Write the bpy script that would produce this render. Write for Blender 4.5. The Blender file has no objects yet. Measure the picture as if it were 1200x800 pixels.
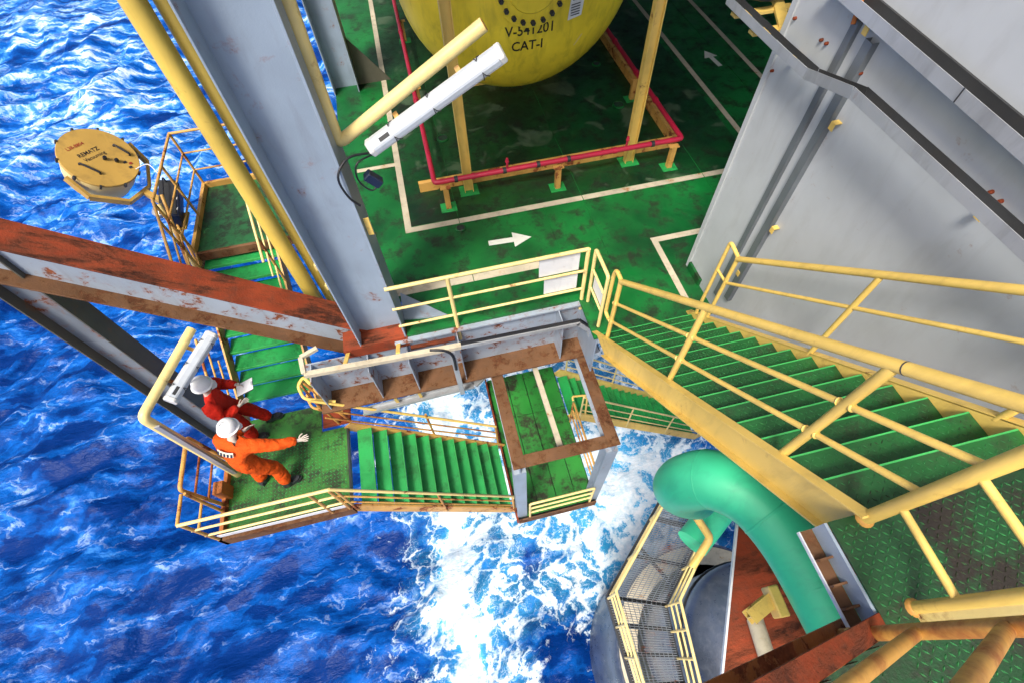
import bpy, bmesh, math, random
import numpy as np
from mathutils import Vector, Matrix
random.seed(7); np.random.seed(7)
SC = bpy.context.scene
COL = SC.collection
PI = math.pi

# ------------------------------------------------------------------ camera
cam_d = bpy.data.cameras.new('Camera'); cam = bpy.data.objects.new('Camera', cam_d); COL.objects.link(cam)
cam_d.sensor_width = 36.0; cam_d.lens = 17.09; cam_d.clip_start = 0.05; cam_d.clip_end = 9000
RC = Matrix(((0.97306619, 0.20928733, -0.09664883), (-0.22840034, 0.81846921, -0.52720152), (-0.03123251, 0.5350766, 0.84422601)))
cam.matrix_world = Matrix.Translation((0, 0, 6.0)) @ RC.to_4x4()
SC.camera = cam
# ------------------------------------------------------------------ sky and sun
SUN_EL, SUN_AZ = math.radians(57), math.radians(218)   # azimuth: direction the light comes from, from +Y clockwise
W = bpy.data.worlds.new('World'); SC.world = W; W.use_nodes = True
wn = W.node_tree.nodes; bg = wn['Background']
sky = wn.new('ShaderNodeTexSky'); sky.sky_type = 'NISHITA'; sky.sun_disc = False
sky.sun_elevation = SUN_EL; sky.sun_rotation = SUN_AZ; sky.dust_density = 6.0; sky.ozone_density = 0.4; sky.air_density = 1.0
W.node_tree.links.new(sky.outputs[0], bg.inputs[0]); bg.inputs[1].default_value = 0.15
sd = bpy.data.lights.new('Sun', 'SUN'); sd.energy = 2.8; sd.angle = math.radians(12); sd.color = (1.0, 0.95, 0.87)
sun = bpy.data.objects.new('Sun', sd); COL.objects.link(sun)
sdir = Vector((math.sin(SUN_AZ) * math.cos(SUN_EL), math.cos(SUN_AZ) * math.cos(SUN_EL), math.sin(SUN_EL)))
sun.rotation_euler = sdir.to_track_quat('Z', 'Y').to_euler()
SC.view_settings.view_transform = 'Standard'; SC.view_settings.look = 'None'
SC.view_settings.exposure = 0.4; SC.view_settings.gamma = 1.0; SC.view_settings.use_curve_mapping = False
SC.cycles.max_bounces = 6; SC.cycles.diffuse_bounces = 2; SC.cycles.glossy_bounces = 2; SC.cycles.use_adaptive_sampling = True; SC.cycles.adaptive_threshold = 0.03

# ------------------------------------------------------------------ mesh helpers
def V(*a): return Vector(a[0]) if len(a) == 1 else Vector(a)
class MB:
    def __init__(s): s.v = []; s.f = []
    def add(s, vs, fs):
        o = len(s.v); s.v += [tuple(p) for p in vs]; s.f += [tuple(i + o for i in f) for f in fs]; return s
    def box(s, x0, x1, y0, y1, z0, z1):
        return s.add([(x0, y0, z0), (x1, y0, z0), (x1, y1, z0), (x0, y1, z0), (x0, y0, z1), (x1, y0, z1), (x1, y1, z1), (x0, y1, z1)],
                     [(3, 2, 1, 0), (4, 5, 6, 7), (0, 1, 5, 4), (1, 2, 6, 5), (2, 3, 7, 6), (3, 0, 4, 7)])
    def bar(s, p0, p1, w, h, up=(0, 0, 1), ou=0, ov=0):
        """box along p0-p1: w along the side vector, h along up; offsets ou (side), ov (up)"""
        p0, p1 = V(p0), V(p1); d = (p1 - p0).normalized(); up = V(up)
        side = d.cross(up)
        if side.length < 1e-5: side = d.cross(V(0, 1, 0))
        side.normalize(); u = side.cross(d).normalized()
        c = []
        for p in (p0, p1):
            for a, b in ((-1, -1), (1, -1), (1, 1), (-1, 1)):
                c.append(p + side * (a * w / 2 + ou) + u * (b * h / 2 + ov))
        return s.add(c, [(3, 2, 1, 0), (4, 5, 6, 7), (0, 1, 5, 4), (1, 2, 6, 5), (2, 3, 7, 6), (3, 0, 4, 7)])
    def tube(s, pts, r, n=10, closed=False):
        pts = [V(p) for p in pts]; m = len(pts)
        rs = r if isinstance(r, (list, tuple)) else [r] * m
        ref = None; rings = []
        for i, p in enumerate(pts):
            if closed: a, b = pts[i - 1], pts[(i + 1) % m]
            else: a, b = pts[max(i - 1, 0)], pts[min(i + 1, m - 1)]
            d0 = (p - a).normalized() if (p - a).length > 1e-9 else None
            d1 = (b - p).normalized() if (b - p).length > 1e-9 else None
            d = ((d0 or d1) + (d1 or d0)).normalized()
            k = 1.0
            if d0 and d1: k = 1 / max(0.5, math.sqrt(max(0.02, (1 + d0.dot(d1)) / 2)))
            if ref is None:
                ref = d.cross(V(0, 0, 1))
                if ref.length < 0.1: ref = d.cross(V(0, 1, 0))
            sd_ = (ref - d * ref.dot(d)).normalized(); ref = sd_; u = d.cross(sd_)
            bn = None
            if d0 and d1 and (d1 - d0).length > 1e-4: bn = (d1 - d0).normalized()
            ring = []
            for j in range(n):
                t = 2 * PI * j / n; q = sd_ * math.cos(t) + u * math.sin(t)
                if bn: q = q + bn * (q.dot(bn) * (k - 1))
                ring.append(p + q * rs[i])
            rings.append(ring)
        vs = [q for r_ in rings for q in r_]; fs = []
        for i in range(m if closed else m - 1):
            for j in range(n):
                a = i * n + j; b = i * n + (j + 1) % n; c = ((i + 1) % m) * n + (j + 1) % n; e = ((i + 1) % m) * n + j
                fs.append((a, b, c, e))
        if not closed:
            fs.append(tuple(range(n - 1, -1, -1))); fs.append(tuple((m - 1) * n + j for j in range(n)))
        return s.add(vs, fs)
    def lathe(s, c, axis, prof, n=24):
        """prof: (radius, distance along axis)"""
        c, ax = V(c), V(axis).normalized(); e1 = ax.cross(V(0, 0, 1))
        if e1.length < 0.1: e1 = ax.cross(V(1, 0, 0))
        e1.normalize(); e2 = ax.cross(e1); vs = []; fs = []
        for r, t in prof:
            for j in range(n):
                a = 2 * PI * j / n; vs.append(c + ax * t + (e1 * math.cos(a) + e2 * math.sin(a)) * r)
        for i in range(len(prof) - 1):
            for j in range(n): fs.append((i * n + j, i * n + (j + 1) % n, (i + 1) * n + (j + 1) % n, (i + 1) * n + j))
        if prof[0][0] > 1e-4: fs.append(tuple(range(n - 1, -1, -1)))
        if prof[-1][0] > 1e-4: fs.append(tuple((len(prof) - 1) * n + j for j in range(n)))
        return s.add(vs, fs)
    def prism(s, poly, ext):
        """polygon (3-D points) extruded by vector ext"""
        ext = V(ext); n = len(poly); a = [V(p) for p in poly]; b = [p + ext for p in a]
        return s.add(a + b, [tuple(range(n - 1, -1, -1)), tuple(range(n, 2 * n))] + [(i, (i + 1) % n, n + (i + 1) % n, n + i) for i in range(n)])
    def data(s, name, off=(0, 0, 0), smooth=None, bevel=0):
        me = bpy.data.meshes.new(name)
        me.from_pydata([(p[0] - off[0], p[1] - off[1], p[2] - off[2]) for p in s.v], [], s.f)
        bm = bmesh.new(); bm.from_mesh(me); bmesh.ops.recalc_face_normals(bm, faces=bm.faces)
        if bevel:
            ed = [e for e in bm.edges if len(e.link_faces) == 2 and e.calc_face_angle(0) > 0.6]
            bmesh.ops.bevel(bm, geom=ed, offset=bevel, segments=1, affect='EDGES', clamp_overlap=True)
        bm.to_mesh(me); bm.free()
        if smooth:
            me.polygons.foreach_set('use_smooth', [True] * len(me.polygons)); me.set_sharp_from_angle(angle=math.radians(smooth))
        return me
    def build(s, name, mat, parent=None, smooth=None, bevel=0):
        off = tuple(parent['_w']) if parent is not None else (0, 0, 0)
        me = s.data(name, off, smooth, bevel); me.materials.append(mat)
        return link(name, me, parent)
def link(name, me, parent=None):
    o = bpy.data.objects.new(name, me); COL.objects.link(o)
    if parent is not None:
        o.parent = parent
        o['_w'] = tuple(parent['_w'])
    else: o['_w'] = (0.0, 0.0, 0.0)
    return o
def thing(name, label, cat, loc=(0, 0, 0), group=None):
    o = bpy.data.objects.new(name, None); COL.objects.link(o); o.location = loc; o['_w'] = tuple(float(c) for c in loc)
    o.empty_display_size = 0.2
    return tag(o, label, cat, group)
def tag(o, label=None, cat=None, group=None, kind=None):
    if label: o['label'] = label
    if cat: o['category'] = cat
    if group: o['group'] = group
    if kind: o['kind'] = kind
    return o
def spline(pts, per=6):
    P = [V(p) for p in pts]; out = []
    for i in range(len(P) - 1):
        p0, p1, p2, p3 = P[max(i - 1, 0)], P[i], P[i + 1], P[min(i + 2, len(P) - 1)]
        for k in range(per):
            t = k / per
            out.append(0.5 * ((2 * p1) + (p2 - p0) * t + (2 * p0 - 5 * p1 + 4 * p2 - p3) * t * t + (3 * p1 - p0 - 3 * p2 + p3) * t ** 3))
    out.append(P[-1]); return out
def fillet(pts, r, seg=5):
    P = [V(p) for p in pts]; out = [P[0]]
    for i in range(1, len(P) - 1):
        a, b, c = P[i - 1], P[i], P[i + 1]; d0 = (a - b); d1 = (c - b)
        rr = min(r, d0.length * 0.49, d1.length * 0.49); p = b + d0.normalized() * rr; q = b + d1.normalized() * rr
        for k in range(seg + 1):
            t = k / seg; out.append(p * (1 - t) ** 2 + b * 2 * t * (1 - t) + q * t * t)
    out.append(P[-1]); return out

# ------------------------------------------------------------------ materials
def nt(name):
    m = bpy.data.materials.new(name); m.use_nodes = True; t = m.node_tree; return m, t, t.nodes, t.links, t.nodes['Principled BSDF']
def noise(t, vec, scale, detail=5, rough=0.6, dist=0.0):
    n = t.nodes.new('ShaderNodeTexNoise'); n.inputs['Scale'].default_value = scale; n.inputs['Detail'].default_value = detail
    n.inputs['Roughness'].default_value = rough; n.inputs['Distortion'].default_value = dist
    t.links.new(vec, n.inputs['Vector']); return n.outputs[0]
def ramp(t, fac, a, b, ca=(0, 0, 0, 1), cb=(1, 1, 1, 1)):
    r = t.nodes.new('ShaderNodeValToRGB'); r.color_ramp.elements[0].position = a; r.color_ramp.elements[1].position = b
    r.color_ramp.elements[0].color = ca; r.color_ramp.elements[1].color = cb
    t.links.new(fac, r.inputs[0]); return r.outputs[0]
def mix(t, fac, a, b, mode='MIX'):
    m = t.nodes.new('ShaderNodeMix'); m.data_type = 'RGBA'; m.blend_type = mode
    for s, v in ((m.inputs[0], fac), (m.inputs[6], a), (m.inputs[7], b)):
        if hasattr(v, 'is_linked') or isinstance(v, bpy.types.NodeSocket): t.links.new(v, s)
        elif isinstance(v, (int, float)): s.default_value = v
        else: s.default_value = (v[0], v[1], v[2], 1)
    return m.outputs[2]
def math_n(t, op, a, b=0.0, c=None):
    m = t.nodes.new('ShaderNodeMath'); m.operation = op
    for i, v in enumerate((a, b) if c is None else (a, b, c)):
        if isinstance(v, bpy.types.NodeSocket): t.links.new(v, m.inputs[i])
        else: m.inputs[i].default_value = v
    return m.outputs[0]
def vec_scaled(t, sx=1, sy=1, sz=1):
    g = t.nodes.new('ShaderNodeNewGeometry'); mp = t.nodes.new('ShaderNodeMapping'); mp.inputs['Scale'].default_value = (sx, sy, sz)
    t.links.new(g.outputs['Position'], mp.inputs['Vector']); return mp.outputs[0]
RUST = (0.16, 0.045, 0.016)
def paint(name, col, rough=0.45, var=0.25, rust=0.0, rust_col=RUST, dirt=0.3, dirt_col=(0.05, 0.04, 0.03), scale=1.0, bump=0.15, metal=0.0, streak=True, spec=0.5, rust_scale=3.0, soft=0.035, stretch=(1, 1, 1)):
    """weathered paint: tone drift, grime streaks, rust spots with a hard edge, fine relief"""
    m, t, N, L, B = nt(name)
    p = vec_scaled(t); pz = vec_scaled(t, 1, 1, 0.25 if streak else 1)
    n1 = noise(t, p, 1.3 * scale, 3, 0.6); n2 = noise(t, pz, 6 * scale, 4, 0.65, 0.4); n3 = noise(t, p, 40, 2, 0.6)
    c = mix(t, ramp(t, n1, 0.3, 0.72), [x * (1 - var) for x in col], [min(1, x * (1 + var * 0.7)) for x in col])
    c = mix(t, math_n(t, 'MULTIPLY', ramp(t, n2, 0.5, 0.78), dirt), c, dirt_col)
    h = n3
    if rust > 0:
        nr = noise(t, p if stretch == (1, 1, 1) else vec_scaled(t, *stretch), rust_scale * scale, 6, 0.72, 0.3)
        lo = 0.735 - 0.42 * rust
        rm = ramp(t, nr, lo, lo + soft); halo = ramp(t, nr, lo - 0.07, lo + 0.02)
        rc = mix(t, ramp(t, noise(t, p, 14 * scale, 3, 0.7), 0.3, 0.7), [x * 0.45 for x in rust_col], [x * 1.7 for x in rust_col])
        c = mix(t, math_n(t, 'MULTIPLY', halo, 0.45), c, [rust_col[0] * 1.6, rust_col[1] * 2.0, rust_col[2] * 1.6])
        c = mix(t, rm, c, rc); h = math_n(t, 'SUBTRACT', n3, math_n(t, 'MULTIPLY', rm, 0.7))
        L.new(math_n(t, 'ADD', math_n(t, 'MULTIPLY', rm, 0.4), rough), B.inputs['Roughness'])
    else:
        L.new(math_n(t, 'ADD', math_n(t, 'MULTIPLY', n2, 0.25), rough - 0.1), B.inputs['Roughness'])
    L.new(c, B.inputs['Base Color'])
    B.inputs['Metallic'].default_value = metal; B.inputs['Specular IOR Level'].default_value = spec
    if bump:
        b = N.new('ShaderNodeBump'); b.inputs['Strength'].default_value = bump; b.inputs['Distance'].default_value = 0.01
        L.new(h, b.inputs['Height']); L.new(b.outputs[0], B.inputs['Normal'])
    return m
M = {}
M['yellow'] = paint('yellow_paint', (0.82, 0.57, 0.14), 0.42, 0.14, 0.16, dirt=0.3)
M['pale_yellow'] = paint('pale_yellow_paint', (0.84, 0.67, 0.27), 0.42, 0.14, 0.2, dirt=0.22)
M['orange_yellow'] = paint('weathered_yellow_paint', (0.66, 0.37, 0.09), 0.5, 0.25, 0.40, rust_col=(0.22, 0.06, 0.016), dirt=0.35)
M['rusty_yellow'] = paint('rusty_yellow_paint', (0.58, 0.31, 0.07), 0.5, 0.3, 0.55, soft=0.16, rust_scale=2.2, rust_col=(0.20, 0.05, 0.014), dirt=0.4)
M['pipe_yellow'] = paint('pipe_yellow_paint', (0.76, 0.54, 0.10), 0.4, 0.14, 0.08, dirt=0.15)
M['vessel'] = paint('vessel_yellow_paint', (0.88, 0.67, 0.04), 0.36, 0.2, 0.0, dirt=0.4, dirt_col=(0.16, 0.13, 0.02), bump=0.05)
M['grey'] = paint('grey_paint', (0.29, 0.36, 0.44), 0.42, 0.12, 0.16, dirt=0.25, dirt_col=(0.12, 0.12, 0.12))
M['grey_rusty'] = paint('grey_paint_rust_spots', (0.31, 0.37, 0.44), 0.45, 0.14, 0.36, dirt=0.35, dirt_col=(0.16, 0.12, 0.09), rust_scale=5)
M['wall'] = paint('wall_grey_paint', (0.47, 0.50, 0.52), 0.45, 0.10, 0.05, rust_scale=5, dirt=0.22, dirt_col=(0.25, 0.24, 0.23), bump=0.04)
M['dim_grey'] = paint('dim_grey_paint', (0.20, 0.23, 0.26), 0.5, 0.2, 0.3, dirt=0.4)
M['olive'] = paint('olive_grey_tone', (0.10, 0.095, 0.07), 0.5, 0.2, 0.15, dirt=0.3)
M['rust'] = paint('red_rust', (0.27, 0.048, 0.017), 0.75, 0.45, 0.52, rust_col=(0.055, 0.018, 0.010), dirt=0.5, bump=0.5, spec=0.25, rust_scale=4.0, soft=0.10, stretch=(.3, 1, .45))
M['brown_rust'] = paint('brown_rust', (0.17, 0.085, 0.042), 0.75, 0.4, 0.52, rust_col=(0.085, 0.032, 0.014), dirt=0.5, bump=0.4, spec=0.25, rust_scale=3.5, soft=0.10)
M['orange_rust'] = paint('orange_rust', (0.40, 0.13, 0.03), 0.6, 0.35, 0.5, rust_col=(0.17, 0.045, 0.016), dirt=0.45, bump=0.4, spec=0.3)
M['galv'] = paint('galvanised_steel', (0.42, 0.44, 0.46), 0.38, 0.2, 0.10, dirt=0.3, metal=0.35, bump=0.08)
M['dark'] = paint('dark_steel', (0.03, 0.032, 0.035), 0.5, 0.3, 0.0, dirt=0.3)
M['black'] = paint('black_rubber', (0.012, 0.013, 0.018), 0.45, 0.2, 0, dirt=0.1)
M['white'] = paint('white_paint', (0.72, 0.74, 0.76), 0.4, 0.08, 0.10, dirt=0.25)
M['lampwhite'] = paint('lamp_plastic', (0.62, 0.63, 0.62), 0.3, 0.08, 0, dirt=0.2, bump=0.03)
M['diffuser'] = paint('lamp_diffuser', (0.52, 0.57, 0.62), 0.18, 0.12, 0, dirt=0.15, bump=0.02)
M['pink'] = paint('fire_pipe_crimson', (0.50, 0.016, 0.055), 0.38, 0.2, 0.0, dirt=0.25)
M['seagreen'] = paint('pipe_sea_green', (0.06, 0.68, 0.34), 0.4, 0.2, 0.04, dirt=0.3, dirt_col=(0.03, 0.22, 0.12), bump=0.03)
M['cream'] = paint('cream_floor_paint', (0.55, 0.49, 0.36), 0.6, 0.2, 0.22, rust_col=(0.28, 0.12, 0.04), dirt=0.4, streak=False)
M['arrow'] = paint('white_floor_paint', (0.68, 0.70, 0.62), 0.55, 0.12, 0.0, dirt=0.3, streak=False)
M['drum'] = paint('beacon_ochre', (0.50, 0.31, 0.07), 0.45, 0.15, 0.12, dirt=0.35)
M['navy'] = paint('navy_box', (0.012, 0.02, 0.05), 0.35, 0.2, 0, dirt=0.1)
M['nosing'] = paint('nosing_green', (0.05, 0.42, 0.10), 0.5, 0.2, 0, dirt=0.3, streak=False)

def green(name, dark, light, dirt=0.5, dcol=(0.035, 0.022, 0.012), scale=1.0, pale=0.0, lo=0.5, bump=0.25, rough=0.5):
    m, t, N, L, B = nt(name)
    p = vec_scaled(t); n1 = noise(t, p, 0.7 * scale, 4, 0.62, 0.3); n2 = noise(t, p, 2.6 * scale, 6, 0.74, 0.1); n3 = noise(t, p, 60, 2, 0.6)
    c = mix(t, ramp(t, n1, 0.32, 0.68), dark, light)
    c = mix(t, math_n(t, 'MULTIPLY', ramp(t, n2, lo, lo + 0.12), dirt), c, dcol)
    if pale:
        n4 = noise(t, p, 1.5, 3, 0.5, 0.8)
        c = mix(t, math_n(t, 'MULTIPLY', ramp(t, math_n(t, 'ADD', n4, math_n(t, 'MULTIPLY', math_n(t, 'SUBTRACT', n2, 0.5), 0.25)), 0.585, 0.66), pale), c, (0.07, 0.12, 0.065))
    L.new(c, B.inputs['Base Color'])
    L.new(ramp(t, n2, 0.3, 0.7, (rough - .15,) * 3 + (1,), (rough + .2,) * 3 + (1,)), B.inputs['Roughness'])
    b = N.new('ShaderNodeBump'); b.inputs['Strength'].default_value = bump; b.inputs['Distance'].default_value = 0.008
    L.new(math_n(t, 'ADD', n3, math_n(t, 'MULTIPLY', n2, 0.6)), b.inputs['Height']); L.new(b.outputs[0], B.inputs['Normal'])
    return m
M['deck'] = green('deck_green_paint', (0.002, 0.055, 0.013), (0.005, 0.19, 0.033), 0.85, (0.012, 0.018, 0.008), 1.0, 0.0)
M['bund'] = green('bund_shaded_green', (0.002, 0.022, 0.007), (0.003, 0.075, 0.014), 0.85, (0.008, 0.012, 0.006), 1.2, 0.8)  # darker deck green with the bay's shade put in; pale marks are stains
M['tread'] = green('tread_bright_green', (0.012, 0.24, 0.05), (0.02, 0.40, 0.09), 0.55, (0.012, 0.085, 0.02), 1.0, 0.0, 0.52, 0.5)
M['tread_main'] = green('tread_dark_green', (0.005, 0.05, 0.012), (0.008, 0.12, 0.022), 0.6, (0.02, 0.03, 0.012), 1.6, 0.0, 0.52, 0.3)
M['chequer'] = green('chequer_plate_green', (0.005, 0.035, 0.010), (0.008, 0.075, 0.018), 1.0, (0.013, 0.009, 0.006), 0.7, 0.0, 0.47, 0.4, 0.45)
M['landing'] = green('landing_worn_green', (0.012, 0.10, 0.018), (0.05, 0.22, 0.03), 0.9, (0.018, 0.026, 0.010), 1.3, 0.0, 0.47, 0.5)
M['bars'] = green('chequer_bar_worn_green', (0.02, 0.13, 0.04), (0.04, 0.23, 0.065), 0.95, (0.022, 0.016, 0.010), 0.7, 0.0, 0.5, 0.1, 0.4)
M['soiled'] = green('soiled_landing_green', (0.012, 0.13, 0.02), (0.03, 0.27, 0.035), 0.95, (0.022, 0.016, 0.008), 0.9, 0.0, 0.49, 0.5)
M['mossy'] = green('platform_mossy_green', (0.012, 0.09, 0.025), (0.02, 0.15, 0.04), 0.85, (0.018, 0.02, 0.012), 1.4, 0.0, 0.46, 0.5)

# ------------------------------------------------------------------ the sea
SEA_Z = -16.0
def axis(c0, c1, step, far, g=1.16):
    a = list(np.arange(c0, c1 + 1e-6, step)); s = step; lo = c0; hi = c1; L_, R_ = [], []
    while lo > -far: s *= g; lo -= s; L_.append(lo)
    s = step
    while hi < far: s *= g; hi += s; R_.append(hi)
    return np.array(L_[::-1] + a + R_)
def vnoise(x, y, seed):
    rs = np.random.RandomState(seed); T = rs.rand(256, 256)
    xi = np.floor(x).astype(int); yi = np.floor(y).astype(int); fx = x - xi; fy = y - yi
    fx = fx * fx * (3 - 2 * fx); fy = fy * fy * (3 - 2 * fy)
    g = lambda i, j: T[i % 256, j % 256]
    return (g(xi, yi) * (1 - fx) + g(xi + 1, yi) * fx) * (1 - fy) + (g(xi, yi + 1) * (1 - fx) + g(xi + 1, yi + 1) * fx) * fy
def perlin(x, y, seed):
    rs = np.random.RandomState(seed); A = rs.rand(256, 256) * 2 * PI; gx, gy = np.cos(A), np.sin(A)
    xi = np.floor(x).astype(int); yi = np.floor(y).astype(int); fx = x - xi; fy = y - yi
    u = fx ** 3 * (fx * (fx * 6 - 15) + 10); v = fy ** 3 * (fy * (fy * 6 - 15) + 10)
    def d(i, j): a, b = (xi + i) % 256, (yi + j) % 256; return gx[a, b] * (fx - i) + gy[a, b] * (fy - j)
    return (d(0, 0) * (1 - u) + d(1, 0) * u) * (1 - v) + (d(0, 1) * (1 - u) + d(1, 1) * u) * v
def make_sea():
    xs = axis(-34, 16, 0.21, 5000); ys = axis(-10, 44, 0.21, 5000)
    X, Y = np.meshgrid(xs, ys); nx, ny = len(xs), len(ys)
    r = np.hypot(X, Y - 15); fade = np.clip(1.4 - r / 120, 0, 1)
    a = math.radians(28); U = X * math.cos(a) + Y * math.sin(a); Wv = -X * math.sin(a) + Y * math.cos(a)   # crests run along U
    wx = perlin(X * .11, Y * .11, 1) * 3.5; wy = perlin(X * .11 + 9, Y * .11, 2) * 3.5
    z = 0
    for s, amp, st, sd_ in ((0.10, 1.3, .45, 3), (0.22, .75, .4, 4), (0.5, .42, .38, 5), (1.05, .17, .42, 6), (2.1, .085, .5, 7)):
        n = perlin((U + wx) * s * st + 31, (Wv + wy) * s + 17, sd_)
        z = z + amp * ((1 - np.minimum(1, np.abs(2.2 * n))) ** 1.5 - .4)
    # churned water where the column stirs it
    foam = np.exp(-((X - 2.2) / 8.2) ** 4) * np.clip((Y + 14) / 6, 0, 1) * np.clip((20 - Y) / 8, 0, 1)
    foam = foam * np.clip((X + 8.5) / 6.0, 0, 1) * 0.54
    band = np.exp(-((X - (-2.35 + .05 * Y + 1.1 * perlin(Y * .45, X * .2 + 4, 9))) / (0.62 + .7 * perlin(Y * .9, X * .9, 8))) ** 2) * np.clip((16 - Y) / 6, 0, 1)
    dark = np.exp(-(((X - 1.4) / 1.5) ** 2 + ((Y + .6) / 1.5) ** 2)) * .55 + np.exp(-(((X - 0.9) / .9) ** 2 + ((Y - 3.0) / .8) ** 2)) * .3
    right = np.exp(-(((X - 5.5) / 2.6) ** 2 + ((Y - 4.8) / 2.6) ** 2)) * .32
    F = np.clip(foam + band * .62 + right - dark, 0, 1.15)
    z = z * (1 - .35 * np.clip(F, 0, 1)) + .35 * F * (vnoise(X * 1.6, Y * 1.6, 12) - .5) + .16 * F * (vnoise(X * 4, Y * 4, 13) - .5)
    Z = SEA_Z + z * fade
    co = np.stack([X, Y, Z], -1).reshape(-1, 3)
    i = np.arange(nx - 1)[None] + np.arange(ny - 1)[:, None] * nx
    q = np.stack([i, i + 1, i + 1 + nx, i + nx], -1).reshape(-1, 4)
    me = bpy.data.meshes.new('water'); me.vertices.add(len(co)); me.vertices.foreach_set('co', co.ravel())
    me.loops.add(q.size); me.loops.foreach_set('vertex_index', q.ravel().astype(np.int32))
    me.polygons.add(len(q)); me.polygons.foreach_set('loop_start', np.arange(0, q.size, 4, dtype=np.int32))
    me.update(calc_edges=True); me.polygons.foreach_set('use_smooth', np.ones(len(q), bool))
    at = me.attributes.new('foam', 'FLOAT', 'POINT'); at.data.foreach_set('value', F.ravel().astype(np.float32))
    at = me.attributes.new('crest_sheen', 'FLOAT', 'POINT'); at.data.foreach_set('value', (z + 3.9 * np.clip((Y - X * .4 - 20) / 36, -.38, 1)).ravel().astype(np.float32))  # wave height plus far-water whitening: whitecaps and sky sheen painted in
    return me
SEA_A, SEA_B, SEA_C, SEA_D = 0.42, 0.76, 0.93, 1.12
def sea_mat():
    m, t, N, L, B = nt('sea_water')
    g = N.new('ShaderNodeNewGeometry'); p = g.outputs['Position']
    fa = N.new('ShaderNodeAttribute'); fa.attribute_name = 'foam'; ca = N.new('ShaderNodeAttribute'); ca.attribute_name = 'crest_sheen'
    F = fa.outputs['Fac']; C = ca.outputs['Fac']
    mp = N.new('ShaderNodeMapping'); mp.inputs['Rotation'].default_value = (0, 0, math.radians(-28)); mp.inputs['Scale'].default_value = (0.4, 1, 1); L.new(p, mp.inputs[0]); ps = mp.outputs[0]
    wn_ = N.new('ShaderNodeTexNoise'); wn_.inputs['Scale'].default_value = 0.55; wn_.inputs['Detail'].default_value = 6; wn_.inputs['Roughness'].default_value = .65; L.new(p, wn_.inputs['Vector'])
    wp = N.new('ShaderNodeVectorMath'); wp.operation = 'MULTIPLY_ADD'; wp.inputs[1].default_value = (3.2, 3.2, 0); L.new(wn_.outputs[1], wp.inputs[0]); L.new(p, wp.inputs[2])
    def vor(scale):
        v = N.new('ShaderNodeTexVoronoi'); v.feature = 'DISTANCE_TO_EDGE'; v.inputs['Scale'].default_value = scale; L.new(wp.outputs[0], v.inputs['Vector']); return v.outputs['Distance']
    v1, v2, v3 = vor(1.05), vor(2.6), vor(5.5)
    n1 = noise(t, p, 1.1, 6, 0.68, 0.0); n2 = noise(t, p, 5, 4, 0.7)
    # lace: thin where the foam value is low, solid where high
    thr = math_n(t, 'MULTIPLY', math_n(t, 'SUBTRACT', math_n(t, 'ADD', F, math_n(t, 'MULTIPLY', math_n(t, 'SUBTRACT', n1, 0.5), 1.5)), 0.12), 0.30)
    def lace(v, k): return math_n(t, 'SUBTRACT', math_n(t, 'MULTIPLY', thr, k), v)
    l1 = ramp(t, math_n(t, 'MULTIPLY', lace(v1, 1.25), 5.0), 0.0, 0.5)
    l2 = ramp(t, math_n(t, 'MULTIPLY', lace(v2, 0.42), 9.0), 0.0, 0.6); l3 = ramp(t, math_n(t, 'MULTIPLY', lace(v3, 0.16), 18.0), 0.0, 0.9)
    lc = math_n(t, 'MAXIMUM', l1, math_n(t, 'MULTIPLY', math_n(t, 'MAXIMUM', l2, math_n(t, 'MULTIPLY', l3, 0.8)), 0.9))
    solid = ramp(t, math_n(t, 'ADD', F, math_n(t, 'MULTIPLY', math_n(t, 'SUBTRACT', n2, 0.5), 0.9)), 0.80, 1.08)
    foam = math_n(t, 'MULTIPLY', math_n(t, 'MAXIMUM', lc, solid), ramp(t, F, 0.02, 0.12))
    # ripple ridges: whitecap streaks plus sky glints painted into the colour, in patches
    mq = N.new('ShaderNodeMapping'); mq.inputs['Rotation'].default_value = (0, 0, math.radians(-24)); mq.inputs['Scale'].default_value = (0.34, 1, 0.0)
    wq = N.new('ShaderNodeVectorMath'); wq.operation = 'MULTIPLY_ADD'; wq.inputs[1].default_value = (1.5, 1.5, 0); L.new(wn_.outputs[1], wq.inputs[0]); L.new(p, wq.inputs[2]); L.new(wq.outputs[0], mq.inputs[0])
    def ridged(scale, det, rough):
        n = N.new('ShaderNodeTexNoise'); n.noise_type = 'RIDGED_MULTIFRACTAL'; n.normalize = False; n.inputs['Scale'].default_value = scale; n.inputs['Detail'].default_value = det
        n.inputs['Roughness'].default_value = rough; n.inputs['Offset'].default_value = 1.0; n.inputs['Gain'].default_value = 1.6; n.inputs['Lacunarity'].default_value = 2.1; L.new(mq.outputs[0], n.inputs['Vector']); return n.outputs[0]
    rg = ridged(0.62, 5, 0.66)
    patch = noise(t, p, 0.10, 3, 0.6)
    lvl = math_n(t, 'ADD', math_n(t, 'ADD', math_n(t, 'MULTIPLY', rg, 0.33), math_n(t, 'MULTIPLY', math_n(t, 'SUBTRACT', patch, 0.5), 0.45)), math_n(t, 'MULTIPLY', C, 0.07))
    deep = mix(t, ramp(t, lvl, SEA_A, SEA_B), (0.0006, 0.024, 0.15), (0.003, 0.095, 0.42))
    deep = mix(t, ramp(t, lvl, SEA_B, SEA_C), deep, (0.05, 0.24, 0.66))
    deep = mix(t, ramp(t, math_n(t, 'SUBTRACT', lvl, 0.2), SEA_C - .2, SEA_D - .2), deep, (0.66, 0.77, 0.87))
    tr = math_n(t, 'SUBTRACT', 1.0, math_n(t, 'ABSOLUTE', math_n(t, 'MULTIPLY_ADD', noise(t, mq.outputs[0], 0.85, 4, 0.6), 2.0, -1.0)))
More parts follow.
